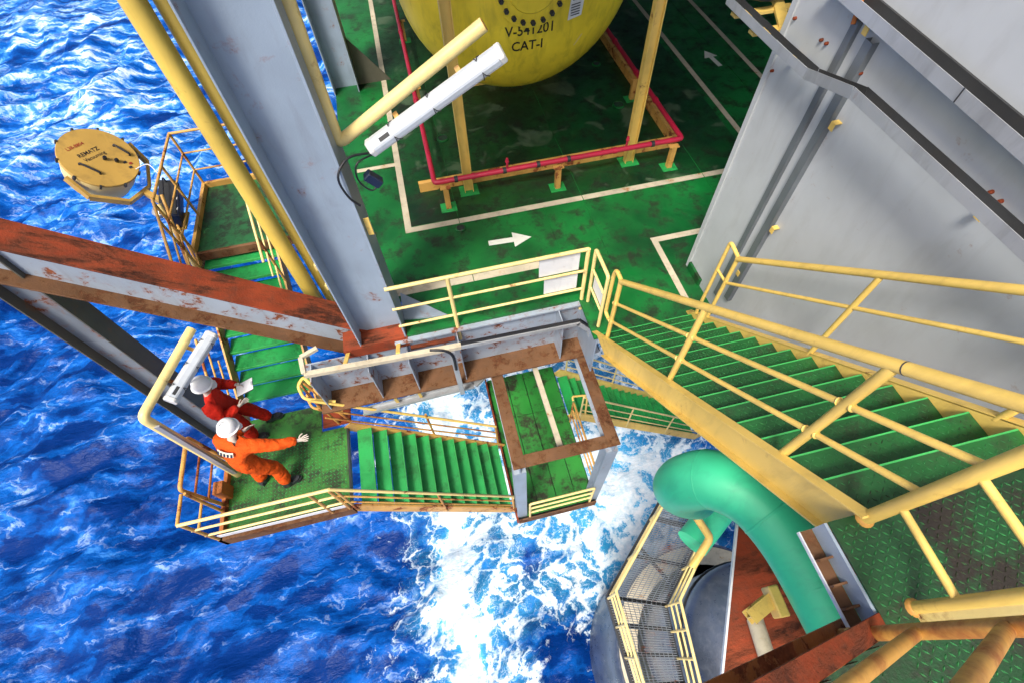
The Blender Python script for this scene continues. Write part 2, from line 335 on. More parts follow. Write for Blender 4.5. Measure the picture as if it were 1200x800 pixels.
    thin = math_n(t, 'MULTIPLY', ramp(t, tr, 0.955, 0.995), ramp(t, math_n(t, 'ADD', lvl, math_n(t, 'MULTIPLY', math_n(t, 'SUBTRACT', n1, 0.5), 0.8)), 0.56, 0.86))
    deep = mix(t, math_n(t, 'MULTIPLY', thin, 0.45), deep, (0.55, 0.70, 0.85))
    aer = ramp(t, math_n(t, 'ADD', F, math_n(t, 'MULTIPLY', math_n(t, 'SUBTRACT', n1, 0.5), 0.8)), 0.22, 0.95)
    body = mix(t, aer, deep, (0.05, 0.42, 0.72))
    c = mix(t, foam, body, mix(t, ramp(t, math_n(t, 'ADD', math_n(t, 'MULTIPLY', n2, 0.6), math_n(t, 'MULTIPLY', n1, 0.4)), 0.36, 0.60), (0.40, 0.58, 0.70), (0.74, 0.79, 0.83))); L.new(c, B.inputs['Base Color'])
    L.new(ramp(t, foam, 0.0, 0.6, (0.32,) * 3 + (1,), (0.8,) * 3 + (1,)), B.inputs['Roughness'])
    B.inputs['IOR'].default_value = 1.333; B.inputs['Specular IOR Level'].default_value = 0.12
    b1 = N.new('ShaderNodeBump'); b1.inputs['Strength'].default_value = 0.8; b1.inputs['Distance'].default_value = 0.16
    w1 = noise(t, ps, 0.9, 6, 0.62, 0.0); w2 = noise(t, ps, 5.0, 3, 0.6, 0.0)
    hgt = math_n(t, 'ADD', math_n(t, 'MULTIPLY', w1, 1.3), math_n(t, 'MULTIPLY', w2, 0.35))
    L.new(hgt, b1.inputs['Height']); L.new(b1.outputs[0], B.inputs['Normal'])
    return m
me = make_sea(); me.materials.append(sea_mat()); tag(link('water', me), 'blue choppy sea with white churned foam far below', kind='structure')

# ------------------------------------------------------------------ main deck (z = 0)
deck = MB()
deck.box(-0.80, 1.86, 4.23, 4.9, -0.04, 0.0).box(-1.6, 1.86, 4.9, 30, -0.04, 0.0).box(1.862, 15, 3.5, 30, -0.04, 0.0)
deck = tag(deck.build('deck', M['deck']), 'green painted steel main deck', kind='structure')
def sheet(name, mat, poly, z=0.004, parent=None):
    return MB().add([(x, y, z) for x, y in poly], [tuple(range(len(poly)))]).build(name, mat, parent)
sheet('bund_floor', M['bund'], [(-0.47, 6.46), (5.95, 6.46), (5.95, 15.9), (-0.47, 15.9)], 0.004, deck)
LW = 0.10
def line(x0, y0, x1, y1, z=0.008): sheet('painted_line', M['cream'], [(x0, y0), (x1, y0), (x1, y1), (x0, y1)], z, deck)
line(-0.58, 6.32, 5.9, 6.44); line(-0.58, 6.44, -0.47, 15.9); line(-1.3, 8.15, -0.58, 8.25)
line(6.08, 6.9, 6.19, 15.9); line(7.42, 5.5, 7.53, 15.9); line(-0.9, 4.99, 1.9, 5.13)
line(3.38, 5.04, 4.6, 5.15); line(3.38, 3.75, 3.48, 5.04)
def arrow(px, py, ang, s=1.0):
    pts = [(-.36, -.055), (.06, -.055), (.06, -.17), (.37, 0), (.06, .17), (.06, .055), (-.36, .055)]
    c, q = math.cos(ang), math.sin(ang)
    sheet('painted_arrow', M['arrow'], [(px + s * (x * c - y * q), py + s * (x * q + y * c)) for x, y in pts], 0.008, deck)
arrow(1.11, 5.71, math.radians(-3)); arrow(6.8, 9.98, math.radians(95), 0.95)
for x in (0.36, 2.6, 4.9, 7.0):          # plate seams, thin weld beads
    MB().bar((x, 4.3, 0.0025), (x, 15.9, 0.0025), 0.012, 0.012).build('weld_seam', M['deck'], deck)
for x, y, r in ((0.357, 6.2, .09), (4.17, 8.86, .13), (0.44, 8.75, .12), (4.23, 10.49, .1)):
    d_ = MB().lathe((x, y, 0), (0, 0, 1), [(r, 0.002), (r, .022), (r * .82, .03), (r * .8, .012), (0.0, .012)], 20).build('floor_drain', M['deck'], deck, 40)
    g_ = MB()
    for k in range(-2, 3): g_.bar((x - r * .75, y + k * r * .3, .017), (x + r * .75, y + k * r * .3, .017), .014, .01)
    g_.build('drain_grille', M['dark'], d_)
# presumed upper deck, out of view, its reach set to shade the vessel bay
tag(MB().box(-2.6, 14, 3.4, 30, 7.2, 7.5).build('upper_deck', M['grey']), 'grey steel deck presumed overhead, out of view, shading the tank bay', kind='structure')

tag(MB().box(-1.6, 14, 16.0, 16.2, 0.01, 7.19).build('back_shade_wall', M['grey']), 'unseen grey wall added at the far end to darken the deck', kind='structure')  # out of view, added to block sky light and darken the tank bay
tag(MB().box(12.6, 12.8, 3.6, 15.99, 0.01, 7.19).build('side_shade_wall', M['grey']), 'unseen grey wall added along the far side to darken the deck', kind='structure')  # also unseen, added to keep sky light from the side off the deck

# edge girder under the deck edge
t = thing('edge_girder', 'grey riveted-looking girder with rust-brown bottom flange under the deck edge railing', 'girder', (0, 4.3, -1.1))
t['label'] = 'grey girder with rust-brown bottom flange below the deck edge railing'
MB().box(-2.45, 1.93, 4.24, 4.262, -1.1, -0.225).build('web', M['grey_rusty'], t)
MB().box(-.80, 1.93, 4.24, 4.262, -.22, -0.045).build('web', M['grey'], t)
MB().box(-2.45, 1.96, 3.86, 4.64, -1.14, -1.1).build('bottom_flange', M['brown_rust'], t, bevel=.004)
MB().box(-1.0, 1.93, 4.15, 4.235, -0.075, -0.045).build('top_flange', M['grey_rusty'], t)
for x in (-2.3, -1.46, -0.86, -0.08, 1.52): MB().box(x - .008, x + .008, 3.9, 4.238, -1.098, -0.225 if x < -.5 else -.08).build('stiffener', M['grey_rusty'], t)
MB().box(1.93, 1.95, 3.55, 4.3, -1.1, -0.045).build('end_plate', M['grey'], t)
MB().box(-0.80, -0.12, 4.13, 4.2, -0.25, -0.22).build('ledge', M['rust'], t)

# grey H column
t = thing('steel_column', 'tall grey H-section column rising through the deck edge', 'column', (-1.15, 4.4, -0.4))
MB().box(-1.48, -0.84, 4.50, 4.52, -0.39, 9).build('web', M['grey'], t)
MB().box(-1.50, -1.48, 4.235, 4.80, -0.39, 9).build('flange', M['grey'], t, bevel=.003)
MB().box(-0.84, -0.815, 4.235, 4.80, -0.39, 9).build('flange', M['grey'], t, bevel=.003)
MB().box(-1.75, -0.803, 4.2, 4.55, -0.22, -0.03).build('base_band', M['rust'], t)
MB().box(-1.48, -0.84, 4.205, 4.239, -0.03, .0).build('base_band', M['rust'], t)
MB().prism([(-.81, 4.52, .0), (-.81, 5.04, .0), (-.14, 4.42, .0)], (0, 0, .03)).build('gusset', M['grey'], t)
MB().prism([(-1.0, 4.9, 1.7), (-.93, 4.9, 1.58), (-.93, 4.86, 1.75)], (0.01, 0, -.0)).build('tab', M['yellow'], t)
MB().box(-.80, -.74, 4.3, 4.31, 2.0, 2.25).build('tab', M['yellow'], t)

# second column, out over the sea, left of the landing
t = thing('steel_column', 'dark H-section column left of the two workers, crossing behind the cream pole', 'column', (-5.2, 5.25, -5.2))
MB().box(-5.42, -5.4, 5.0, 5.34, -5.2, 4.5).build('flange', M['olive'], t)  # shade on the flanges is put into a dark olive colour
MB().box(-4.97, -4.95, 5.0, 5.34, -5.2, 4.5).build('flange', M['olive'], t)
MB().box(-5.4, -4.97, 5.16, 5.18, -5.2, 4.5).build('web', M['dim_grey'], t)
# inclined rusty brace
t = thing('brace_beam', 'rust-red I-beam brace slanting up to the left from the grey column', 'beam', (-1.3, 4.62, -0.3))
p0, p1 = V(-0.98, 4.623, -0.645), V(-5.6, 5.16, 2.60)
d = (p1 - p0).normalized(); up = (V(0, 0, 1) - d * d.z).normalized()
MB().bar(p0, p1, .42, .03, up, 0, .27).build('top_flange', M['rust'], t, bevel=.004)
MB().bar(p0, p1, .42, .03, up, 0, -.39).build('bottom_flange', M['brown_rust'], t, bevel=.004)
MB().bar(p0, p1, .02, .628, up, 0, -.06).build('web', M['grey_rusty'], t)
for k in (.12, .93): q = p0.lerp(p1, k); MB().bar(q - up * .373, q + up * .253, .38, .02, d).build('stiffener', M['brown_rust'], t)
q = p0.lerp(p1, .16)
MB().prism([q + up * .27, q + up * .27 - d * .6, q + up * .62 - d * .62], (0, .03, 0)).build('gusset', M['grey_rusty'], t)

# two yellow risers
for x, y, r, lb in ((-2.2, 5.45, .112, 'thick yellow vertical pipe, left one of the pair beside the grey column'), (-2.02, 5.62, .085, 'thin yellow vertical pipe between the thick pipe and the grey column')):
    t = thing('vertical_pipe', lb, 'pipe', (x, y, -1.0), 'yellow vertical pipes')
    MB().tube([(x, y, -1.0), (x, y, 8)], r, 20).build('pipe', M['pipe_yellow'], t, 40)
    MB().lathe((x, y, -1.0), (0, 0, 1), [(r * 1.6, -.03), (r * 1.6, .02)], 20).build('flange', M['orange_yellow'], t, 40)
for k, z in enumerate((.3, .75)):
    t = thing('pipe_clamp', ('lower', 'upper')[k] + ' small cream bracket between thin yellow pipe and grey column', 'bracket', (-1.75, 5.2, z), 'pipe brackets')
    MB().box(-1.86, -1.52, 5.18, 5.2, z - .05, z + .05).box(-1.86, -1.84, 5.2, 5.5, z - .05, z + .05).build('plate', M['pale_yellow'], t)

# column farther in on the deck
t = thing('steel_column', 'grey H column deep in the shaded deck behind the lamp pole', 'column', (-1.3, 11, 0))
MB().box(-1.62, -1.6, 10.9, 11.5, 0, 9).build('flange', M['grey'], t); MB().box(-1.1, -1.08, 10.9, 11.5, 0, 9).build('flange', M['grey'], t)
MB().box(-1.6, -1.1, 11.2, 11.22, 0, 9).build('web', M['grey'], t); MB().prism([(-1.08, 11.2, 0), (-.35, 11.2, 0), (-1.08, 11.2, 1.0)], (0, .02, 0)).build('gusset', M['olive'], t)

# ------------------------------------------------------------------ rails helper
def post(t, p, z1, r=.024, mat='yellow', name='post'): return MB().tube([p, (p[0], p[1], z1)], r, 10).build(name, M[mat], t, 40)
def rail(t, pts, r=.024, mat='yellow', name='rail', n=10): return MB().tube(pts, r, n).build(name, M[mat], t, 45)

# deck edge railing
t = thing('railing', 'yellow deck edge railing with white board, above the grey girder', 'railing', (0.5, 4.2, 0))
rail(t, [(-.86, 4.235, 1.1), (1.9, 4.235, 1.1)], .028, 'pale_yellow', 'top_rail'); rail(t, [(-.86, 4.235, .66), (1.9, 4.235, .66)], .02, 'pale_yellow', 'mid_rail'); rail(t, [(-.86, 4.235, .26), (1.9, 4.235, .26)], .02, 'pale_yellow', 'mid_rail')
for x in (-0.04, 1.9): post(t, (x, 4.235, -.38 if x < 1 else -.25), 1.1, .03, 'pale_yellow')
MB().box(1.22, 1.80, 4.262, 4.27, .68, 1.075).build('board', M['white'], t); MB().box(1.30, 1.80, 4.262, 4.27, .27, .64).build('board', M['white'], t)
t = thing('railing', 'short yellow railing section between deck edge railing and stair foot', 'railing', (1.98, 4.0, 0))
rail(t, fillet([(1.98, 4.17, 0), (1.98, 4.17, 1.14), (1.98, 3.68, 1.14), (1.98, 3.68, 0.02)], .05), .026, 'pale_yellow', 'frame'); rail(t, [(1.98, 4.17, .74), (1.98, 3.68, .74)], .018, 'pale_yellow', 'mid_rail'); rail(t, [(1.98, 4.17, .36), (1.98, 3.68, .36)], .018, 'pale_yellow', 'mid_rail')
MB().box(2.0, 2.008, 3.72, 4.12, .38, .72).build('board', M['white'], t)

# ------------------------------------------------------------------ chequer plate pattern
def chequer(mb, x0, x1, y0, y1, z, pitch=.043, l=.036, w=.009, h=.0035):
    i = 0; y = y0 + pitch / 2
    while y < y1 - pitch / 3:
        j = 0; x = x0 + pitch / 2
        while x < x1 - pitch / 3:
            a = PI / 4 if (i + j) % 2 else -PI / 4
            c, s = math.cos(a), math.sin(a)
            P = lambda u, v: (x + u * c - v * s, y + u * s + v * c)
            b = [P(-l / 2, 0), P(0, -w / 2), P(l / 2, 0), P(0, w / 2)]
            tp = [P(-l / 3.4, 0), P(0, -w / 4), P(l / 3.4, 0), P(0, w / 4)]
            mb.add([(q[0], q[1], z) for q in b] + [(q[0], q[1], z + h) for q in tp], [(4, 5, 6, 7), (0, 1, 5, 4), (1, 2, 6, 5), (2, 3, 7, 6), (3, 0, 4, 7)])
            x += pitch; j += 1
        y += pitch; i += 1
    return mb

# ------------------------------------------------------------------ main stair up to the camera's landing
t = thing('staircase', 'wide dark green staircase with thick yellow handrails beside the grey wall', 'staircase', (2.6, 3.5, 0))
RISE, RUN = .205, .217
nos0 = V(0, .435, 2.977)
SX0, SX1 = 1.935, 3.335
tm = MB().box(SX0 + .003, SX1 - .003, -.245, 0, -.035, 0); chequer(tm, SX0 + .02, SX1 - .02, -.235, -.01, 0)
tme = tm.data('tread', (2.6, 0, 0)); tme.materials.append(M['tread_main']); tme.materials.append(M['bars'])
for p_ in tme.polygons: p_.material_index = 1 if p_.index >= 6 else 0
nme = MB().box(SX0 + .005, SX1 - .005, 0.0005, .012, -.045, .003).data('nosing', (2.6, 0, 0)); nme.materials.append(M['nosing'])
for i in range(15):
    y, z = .435 + RUN * i, 2.977 - RISE * i
    o = link('tread', tme, t); o.location = (0, y - 3.5, z)
    q = link('nosing', nme, o)
for x0, x1 in ((1.86, 1.932), (3.338, 3.41)):
    s = RISE / RUN; bz = lambda y: 3.035 - s * (y - 0); tz = lambda y: 3.43 - s * y
    xw = x0 if x0 < 2 else x1 - .012
    prof = [(x0, .15, bz(.15)), (x0, 3.22, bz(3.22)), (x0, 3.6, 0.02 - .02), (x0, 3.6, .05), (x0, .15, tz(.15))]
    xo = x0 + .055 if x0 < 2 else x0
    st = MB().prism([(xo, .17, bz(.17)), (xo, 3.20, 0.004), (xo, 3.62, .004), (xo, .17, tz(.17))], (.012, 0, 0)).build('stringer', M['yellow'], t)
    for off, nm in ((lambda y: bz(y) - .0, 'b'), (lambda y: tz(y), 't')):
        MB().bar((x0 + .036, .17, off(.17)), (x0 + .036, 3.2 if nm == 'b' else 3.6, off(3.2 if nm == 'b' else 3.6)), .072, .014, (0, 0, 1)).build('flange', M['yellow'], st)
s = RISE / RUN
hz = lambda y: 4.62 - s * y
def srail(x, k, y0, y1, r, nm, n=12): rail(t, [(x, y0, hz(y0) - k), (x, y1, hz(y1) - k)], r, 'yellow', nm, n)
XL, XR = 1.95, 3.36
srail(XL, 0, .17, 3.30, .034, 'handrail', 16)
rail(t, [(XL, .17, hz(.17)), (XL, -.1, hz(.17) + .12)], .034, 'yellow', 'handrail', 16)
srail(XL, .43, .17, 3.34, .02, 'mid_rail'); srail(XL, .82, .17, 3.34, .02, 'mid_rail')
rail(t, fillet([(XL, 3.28, hz(3.28)), (XL, 3.46, hz(3.3) + .03), (XL, 3.5, hz(3.3) - .1), (XL, 3.5, .62), (XL, 3.38, hz(3.34) - .84)], .07), .026, 'yellow', 'end_loop')
for y in (3.30, 1.92, .70): post(t, (XL, y, 3.42 - s * y - .03), hz(y), .03)
srail(XR, 0, -1.5, 3.22, .034, 'handrail', 14); srail(XR, .44, -1.5, 3.22, .02, 'mid_rail')
rail(t, fillet([(XR, 3.2, hz(3.2)), (XR, 3.44, hz(3.2) + .05), (XR, 3.44, .1)], .06), .024, 'yellow', 'end_loop')
rail(t, [(XR, 3.2, hz(3.2) - .45), (XR, 3.44, hz(3.2) - .45)], .018, 'yellow', 'mid_rail')
for y in (3.22, 1.80, .55): post(t, (XR, y, 3.42 - s * y - .03), hz(y), .026)

for y in (3.30, 1.92, .70):
    for k in (.43, .82):
        for q in (-1, 1):
            c_ = V(XL, y + q * .03, hz(y + q * .03) - k); MB().lathe(c_, V(0, 1, -s) * q, [(.021, .0), (.028, .004), (.024, .012), (.021, .014)], 12).build('weld_collar', M['yellow'], t, 60)
MB().lathe((XL, .66, hz(.66)), (0, 1, -s), [(.0345, -.004), (.0355, -.003), (.0355, .003), (.0345, .004)], 16).build('rail_joint', M['dark'], t, 40)
for y in (2.6, 1.2): MB().lathe((XL, y, hz(y)), (0, 1, -s), [(.034, -.006), (.036, 0), (.034, .006)], 16).build('rail_joint', M['yellow'], t, 60)

# camera-side landing
LZ = 3.18
t = thing('stair_landing', 'dirty green chequer-plate landing at the head of the wide staircase', 'landing', (2.5, -.6, LZ))
MB().prism([(1.73, .20, LZ), (1.73, -.34, LZ), (1.30, -.34, LZ), (1.30, -1.9, LZ), (3.6, -1.9, LZ), (3.6, .20, LZ)], (0, 0, -.012)).build('floor_plate', M['chequer'], t)
tag(chequer(MB(), 1.75, 2.95, -1.2, .19, LZ, .037, .036, .010, .005).build('raised_pattern', M['bars'], t), kind='stuff')
MB().box(1.712, 1.728, -.31, .2, LZ - .15, LZ - .014).build('edge_web', M['grey'], t)
MB().box(1.63, 1.711, -.31, .2, LZ - .16, LZ - .15).build('edge_flange', M['brown_rust'], t)
MB().box(1.622, 1.63, -.31, .2, LZ - .16, LZ - .135).build('edge_lip', M['white'], t)
for y in (.04, -.09, -.20): MB().box(1.632, 1.711, y - .006, y + .006, LZ - .149, LZ - .09).build('stiffener', M['brown_rust'], t)
post(t, (1.93, .17, LZ), LZ + 1.25, .036); post(t, (1.91, -.265, LZ), LZ + 1.2, .03)
MB().lathe((1.93, .17, LZ), (0, 0, 1), [(.05, .0), (.046, .012), (.038, .02)], 14).build('weld_collar', M['rusty_yellow'], t, 40)
MB().lathe((1.91, -.265, LZ), (0, 0, 1), [(.045, .0), (.04, .012), (.032, .02)], 14).build('weld_collar', M['rusty_yellow'], t, 40)
for z in (.30, .80): rail(t, [(1.93, .15, LZ + z), (1.91, -.25, LZ + z)], .02, 'yellow', 'mid_rail', 12)
rail(t, [(1.93, .17, LZ + 1.25), (1.91, -.27, LZ + 1.2)], .034, 'yellow', 'top_rail', 12)
MB().bar((1.905, -.30, LZ), (1.905, -.30, LZ + 1.1), .07, .012, (1, 0, 0)).build('flat_post', M['pale_yellow'], t)
# flight climbing left under the camera
t = thing('staircase', 'rusty-edged flight rising toward the viewer at the bottom right corner', 'staircase', (1.6, -.9, LZ))
y0 = -.33; sl = .85
stz = lambda x: LZ + (1.62 - x) * sl
MB().prism([(1.72, y0, LZ - .34), (1.72, y0, LZ - .02), (.2, y0, stz(.2) + .1), (.2, y0, stz(.2) - .27)], (0, -.012, 0)).build('stringer', M['orange_rust'], t)
MB().bar((1.8, y0 + .04, LZ - .37), (.2, y0 + .04, stz(.2) - .27), .09, .014).build('flange', M['orange_rust'], t); MB().bar((1.74, y0 + .04, LZ - .02), (.2, y0 + .04, stz(.2) + .1), .09, .014).build('flange', M['rust'], t)
for i in range(7):
    x = 1.52 - .24 * i; z = LZ + .2 * (i + 1)
    o = chequer(MB().box(x - .24, x + .02, -1.6, y0 - .015, z - .03, z), x - .23, x + .01, -1.1, y0 - .03, z).build('tread', M['chequer'], t)
yr = -.305
rail(t, [(1.585, yr, LZ - .15), (1.585, yr, LZ + 1.25)], .032, 'rusty_yellow', 'post', 12)
for k in (.44, .89): rail(t, [(1.56, yr, LZ + k), (.35, yr, LZ + k + 1.21 * .86)], .026, 'rusty_yellow', 'rail', 12)

# ------------------------------------------------------------------ grey wall with cable trays
t = thing('wall', 'large light grey steel wall beside the wide staircase', 'wall', (3.8, 0, 0))
MB().box(3.74, 3.86, -6, 4.47, -.5, 8.5).build('wall_panel', M['wall'], t)
MB().box(3.715, 3.738, 4.40, 4.472, -.2, 8.5).build('corner_strip', M['wall'], t)
MB().box(3.70, 3.739, 4.02, 4.40, .002, .14).build('kick_strip', M['deck'], t)
for y in (.6, -1.9): MB().bar((3.7395, y, 0), (3.7395, y, 8.4), .012, .003, (1, 0, 0)).build('weld_seam', M['wall'], t)
for y, z in ((3.918, 3.651), (3.842, 3.657), (3.337, 3.656), (4.37, 3.136), (4.36, 3.642), (1.842, 3.632), (1.752, 3.627)):
    MB().lathe((3.742, y, z), (-1, 0, 0), [(.016, 0), (.014, .03), (.004, .034)], 8).build('stud', M['rust'], t, 50)
def clip(x, y, z, lb, dz=.1):
    o = thing('bracket', lb, 'bracket', (x, y, z), 'yellow wall brackets')
    MB().box(x - .07, x, y - .028, y + .028, z - .005, z + .005).box(x - .07, x - .062, y - .028, y + .028, z - dz * .7, z - .005).build('angle', M['yellow'], o)
trw = M['galv']
M['galv_dark'] = paint('weathered_galvanised_steel', (0.17, 0.19, 0.21), 0.4, 0.25, 0.06, dirt=0.3, metal=0.3)
def strut(name, lb, pts, w=.1, h=.06, up=(1, 0, 0), grp=None):
    o = thing(name, lb, 'cable tray', pts[0], grp)
    for a, b in zip(pts[:-1], pts[1:]):
        s_ = MB()
        s_.bar(a, b, w, .006, up); s_.bar(a, b, .006, h, up, -w / 2, -h / 2); s_.bar(a, b, .006, h, up, w / 2, -h / 2)
        s_.build('channel', M['galv_dark'], o)
    return o
strut('cable_tray', 'narrow vertical galvanised channel on the wall, nearer the wall edge', [(3.70, 3.62, .3), (3.70, 3.62, 3.95)], .07, .05, (-1, 0, 0), 'vertical channels on the grey wall')
strut('cable_tray', 'short vertical galvanised box channel on the wall, farther from the wall edge', [(3.68, 3.38, .5), (3.68, 3.38, 3.9)], .09, .07, (-1, 0, 0), 'vertical channels on the grey wall')
o = thing('cable_tray', 'bent grey tray running along the wall and past its edge', 'cable tray', (3.5, 3.5, 3.5))
pts = [(3.5, 5.2, 3.50), (3.5, 4.15, 3.50), (3.5, 3.68, 3.51), (3.40, 3.02, 3.72), (3.40, -2.0, 3.72)]
for a, b in zip(pts[:-1], pts[1:]):
    MB().bar(a, b, .006, .09).bar(a, b, .12, .006, (0, 0, 1), -.06, -.045).build('channel', trw, o)
    MB().bar(a, b, .006, .06, (0, 0, 1), -.12).build('shaded_side_rail', M['dark'], o)  # dark colour stands for the inner side plus the tray's soft shadow
o = thing('cable_tray', 'upper straight grey tray along the wall in the top right corner', 'cable tray', (3.6, 1, 4.05))
MB().bar((3.6, 4.0, 4.09), (3.6, .85, 3.96), .006, .1).bar((3.6, 4.0, 4.09), (3.6, .85, 3.96), .13, .006, (0, 0, 1), -.065, -.05).build('channel', trw, o)
MB().bar((3.6, 2.4, 4.026), (3.6, 2.39, 4.026), .01, .102).build('joint', M['dark'], o)
MB().bar((3.6, 4.0, 4.09), (3.6, .85, 3.96), .02, .12, (0, 0, 1), -.128).build('shaded_side_rail', M['dark'], o)  # shadow band along the tray put into the dark rail colour
clip(3.738, 3.46, 3.98, 'yellow bracket at the top end of the vertical wall channels'); clip(3.738, 3.27, 3.25, 'yellow bracket under the bend of the tray'); clip(3.738, 3.27, 1.95, 'yellow bracket halfway down the vertical wall channel')
clip(3.738, 3.4, 1.05, 'lowest yellow bracket near the stair handrail end'); clip(3.738, 1.75, 3.55, 'yellow bracket under the long sloping tray at right'); clip(3.738, 4.1, 3.42, 'yellow bracket under the tray near the wall edge'); clip(3.738, 1.5, 4.0, 'yellow bracket at the right picture edge on the wall')
t = thing('equipment_rack', 'yellow cable rack with black coils beyond the wall edge', 'rack', (3.9, 5.2, 3.3))
MB().bar((3.6, 4.75, 3.35), (4.3, 4.75, 3.35), .1, .03).bar((3.6, 5.15, 3.35), (4.3, 5.15, 3.35), .1, .03).bar((3.95, 4.7, 3.37), (4.2, 5.3, 3.37), .12, .03).build('bracket', M['yellow'], t)
MB().tube(spline([(3.7, 5.4, 3.45), (3.9, 5.1, 3.5), (4.1, 5.25, 3.45), (4.0, 5.6, 3.5)], 5), .035, 8).tube(spline([(3.6, 5.3, 3.5), (3.8, 5.2, 3.55), (4.3, 5.15, 3.5)], 5), .03, 8).build('cable_coil', M['black'], t, 50)
tag(MB().tube(spline([(3.66, 3.6, 3.93), (3.68, 3.66, 4.1), (3.66, 3.7, 4.5), (3.7, 3.8, 5.2)], 5), .02, 8).build('cable', M['orange_rust'], None, 50), 'copper-brown cable rising from the top of the wall channel', 'cable')

# ------------------------------------------------------------------ vessel and its bay
VC = V(2.1, 9.0, 2.75); VR, VD = 2.0, .95
t = thing('pressure_vessel', 'huge yellow horizontal tank with domed end and black stencil lettering', 'tank', (2.1, 11, 0))
prof = [(0.0001, VD)] + [(VR * math.sin(a), VD * math.cos(a)) for a in [PI / 2 * k / 18 for k in range(1, 19)]]
MB().lathe(VC, (0, -1, 0), prof[::-1], 64).build('domed_end', M['vessel'], t, 40)
MB().lathe(VC, (0, 1, 0), [(VR, 0.001), (VR, 6.5)], 64).build('shell', M['vessel'], t, 40)
MB().box(.9, 3.3, 10.4, 10.8, 0, 1.2).build('saddle', M['yellow'], t)
def headp(u, v, off=.004):
    r2 = (u * u + v * v) / VR ** 2; return V(VC.x + u, VC.y - VD * math.sqrt(max(0, 1 - r2)) - off, VC.z + v)
mh = MB().lathe((VC.x, VC.y - VD + .04, VC.z), (0, -1, 0), [(.60, -.04), (.60, .05), (.40, .06), (.38, .085), (0.001, .1)], 40).build('manhole_cover', M['vessel'], t, 30)
for k in range(20):
    a = 2 * PI * k / 20; x, z = VC.x + .52 * math.cos(a), VC.z + .52 * math.sin(a)
    MB().lathe((x, VC.y - VD - .01, z), (0, -1, 0), [(.042, 0), (.042, .05), (.022, .052), (.022, .09)], 6).build('bolt', M['dark'], mh)
def text_mesh(txt, size):
    cu = bpy.data.curves.new('t', 'FONT'); cu.body = txt; cu.size = size; cu.align_x = 'CENTER'; cu.align_y = 'CENTER'; cu.fill_mode = 'FRONT'; cu.resolution_u = 3; cu.offset = size * .012
    ob = bpy.data.objects.new('t', cu); COL.objects.link(ob); bpy.context.view_layer.update()
    dg = bpy.context.evaluated_depsgraph_get(); me = bpy.data.meshes.new_from_object(ob.evaluated_get(dg)); bpy.data.objects.remove(ob); return me
def lettering(txt, size, fn, mat, parent, name='lettering', cuts=0):
    me = text_mesh(txt, size)
    if cuts:
        bm = bmesh.new(); bm.from_mesh(me); bmesh.ops.triangulate(bm, faces=bm.faces)
        bmesh.ops.subdivide_edges(bm, edges=[e for e in bm.edges if e.calc_length() > size * .25], cuts=cuts); bm.to_mesh(me); bm.free()
    w = parent['_w']
    for v in me.vertices:
        p = fn(v.co.x, v.co.y); v.co = (p[0] - w[0], p[1] - w[1], p[2] - w[2])
    me.materials.clear(); me.materials.append(mat); return link(name, me, parent)
M['ink'] = paint('black_stencil', (0.012, 0.012, 0.014), 0.5, 0.1, 0, dirt=0)
lettering('V-541201', .23, lambda u, v: headp(u * .92 - .02, v - .66, .006), M['ink'], t, cuts=1)
lettering('CAT-I', .23, lambda u, v: headp(u * .92 - .06, v - .92, .006), M['ink'], t, cuts=1)
pl = MB().add([headp(u, v, .012) for u, v in ((.60, -.62), (.84, -.58), (.88, -.20), (.64, -.22))], [(0, 1, 2, 3)]).build('data_plate', M['white'], t)
for v0, v1 in ((-.27, -.23), (-.33, -.29)): MB().add([headp(u, v, .015) for u, v in ((.66, v0), (.84, v0), (.845, v1), (.665, v1))], [(0, 1, 2, 3)]).build('plate_print', M['navy'], pl)
for v0 in (-.40, -.44, -.48, -.52, -.56): MB().add([headp(u, v, .015) for u, v in ((.645, v0), (.80, v0 + .01), (.80, v0 + .025), (.645, v0 + .015))], [(0, 1, 2, 3)]).build('plate_print', M['navy'], pl)
MB().add([headp(u, v, .006) for u, v in ((.78, -1.1), (.81, -1.1), (.93, -.92), (.90, -.92))], [(0, 1, 2, 3)]).build('paint_mark', M['pale_yellow'], t)

# bund coaming
t = thing('bund_coaming', 'low yellow kerb plate around the tank bay behind the crimson pipe', 'kerb', (2, 7.3, 0))
MB().box(-.2, 4.75, 7.28, 7.36, .004, .2).build('front_plate', M['orange_yellow'], t, bevel=.004)
MB().box(4.67, 4.75, 7.365, 15.9, .004, .2).build('side_plate', M['orange_yellow'], t, bevel=.004); 
# crimson fire-water pipe
t = thing('fire_water_pipe', 'crimson fire-water pipe loop on short yellow stands around the tank', 'pipe', (2.3, 6.86, 0))
PZ = .5
rail(t, fillet([(.08, 15.9, PZ), (.08, 6.86, PZ), (4.56, 6.86, PZ), (4.56, 15.9, PZ)], .06, 3), .045, 'pink', 'pipe', 14)
for x in (.45, .75, 1.3, 1.9, 2.45, 3.3, 4.0): MB().lathe((x, 6.86, PZ), (1, 0, 0), [(.055, -.03), (.055, .03)], 12).build('coupling', M['pink'] if x in (.75, 3.3) else M['dark'], t, 40)
for y in (8.1, 9.1, 10.4, 11.8): MB().lathe((4.56, y, PZ), (0, 1, 0), [(.056, -.035), (.056, .035)], 12).build('coupling', M['pink'], t, 40)
for y in (9.4, 12.2): MB().lathe((.08, y, PZ), (0, 1, 0), [(.058, -.05), (.058, .05)], 12).build('coupling', M['pink'], t, 40)
for x in (1.35, 3.5): MB().tube([(x, 6.86, PZ), (x, 6.84, PZ + .2)], .02, 8).lathe((x, 6.84, PZ + .2), (0, 0, 1), [(.035, -.02), (.02, .05)], 8).build('spray_nozzle', M['pink'], t, 40)
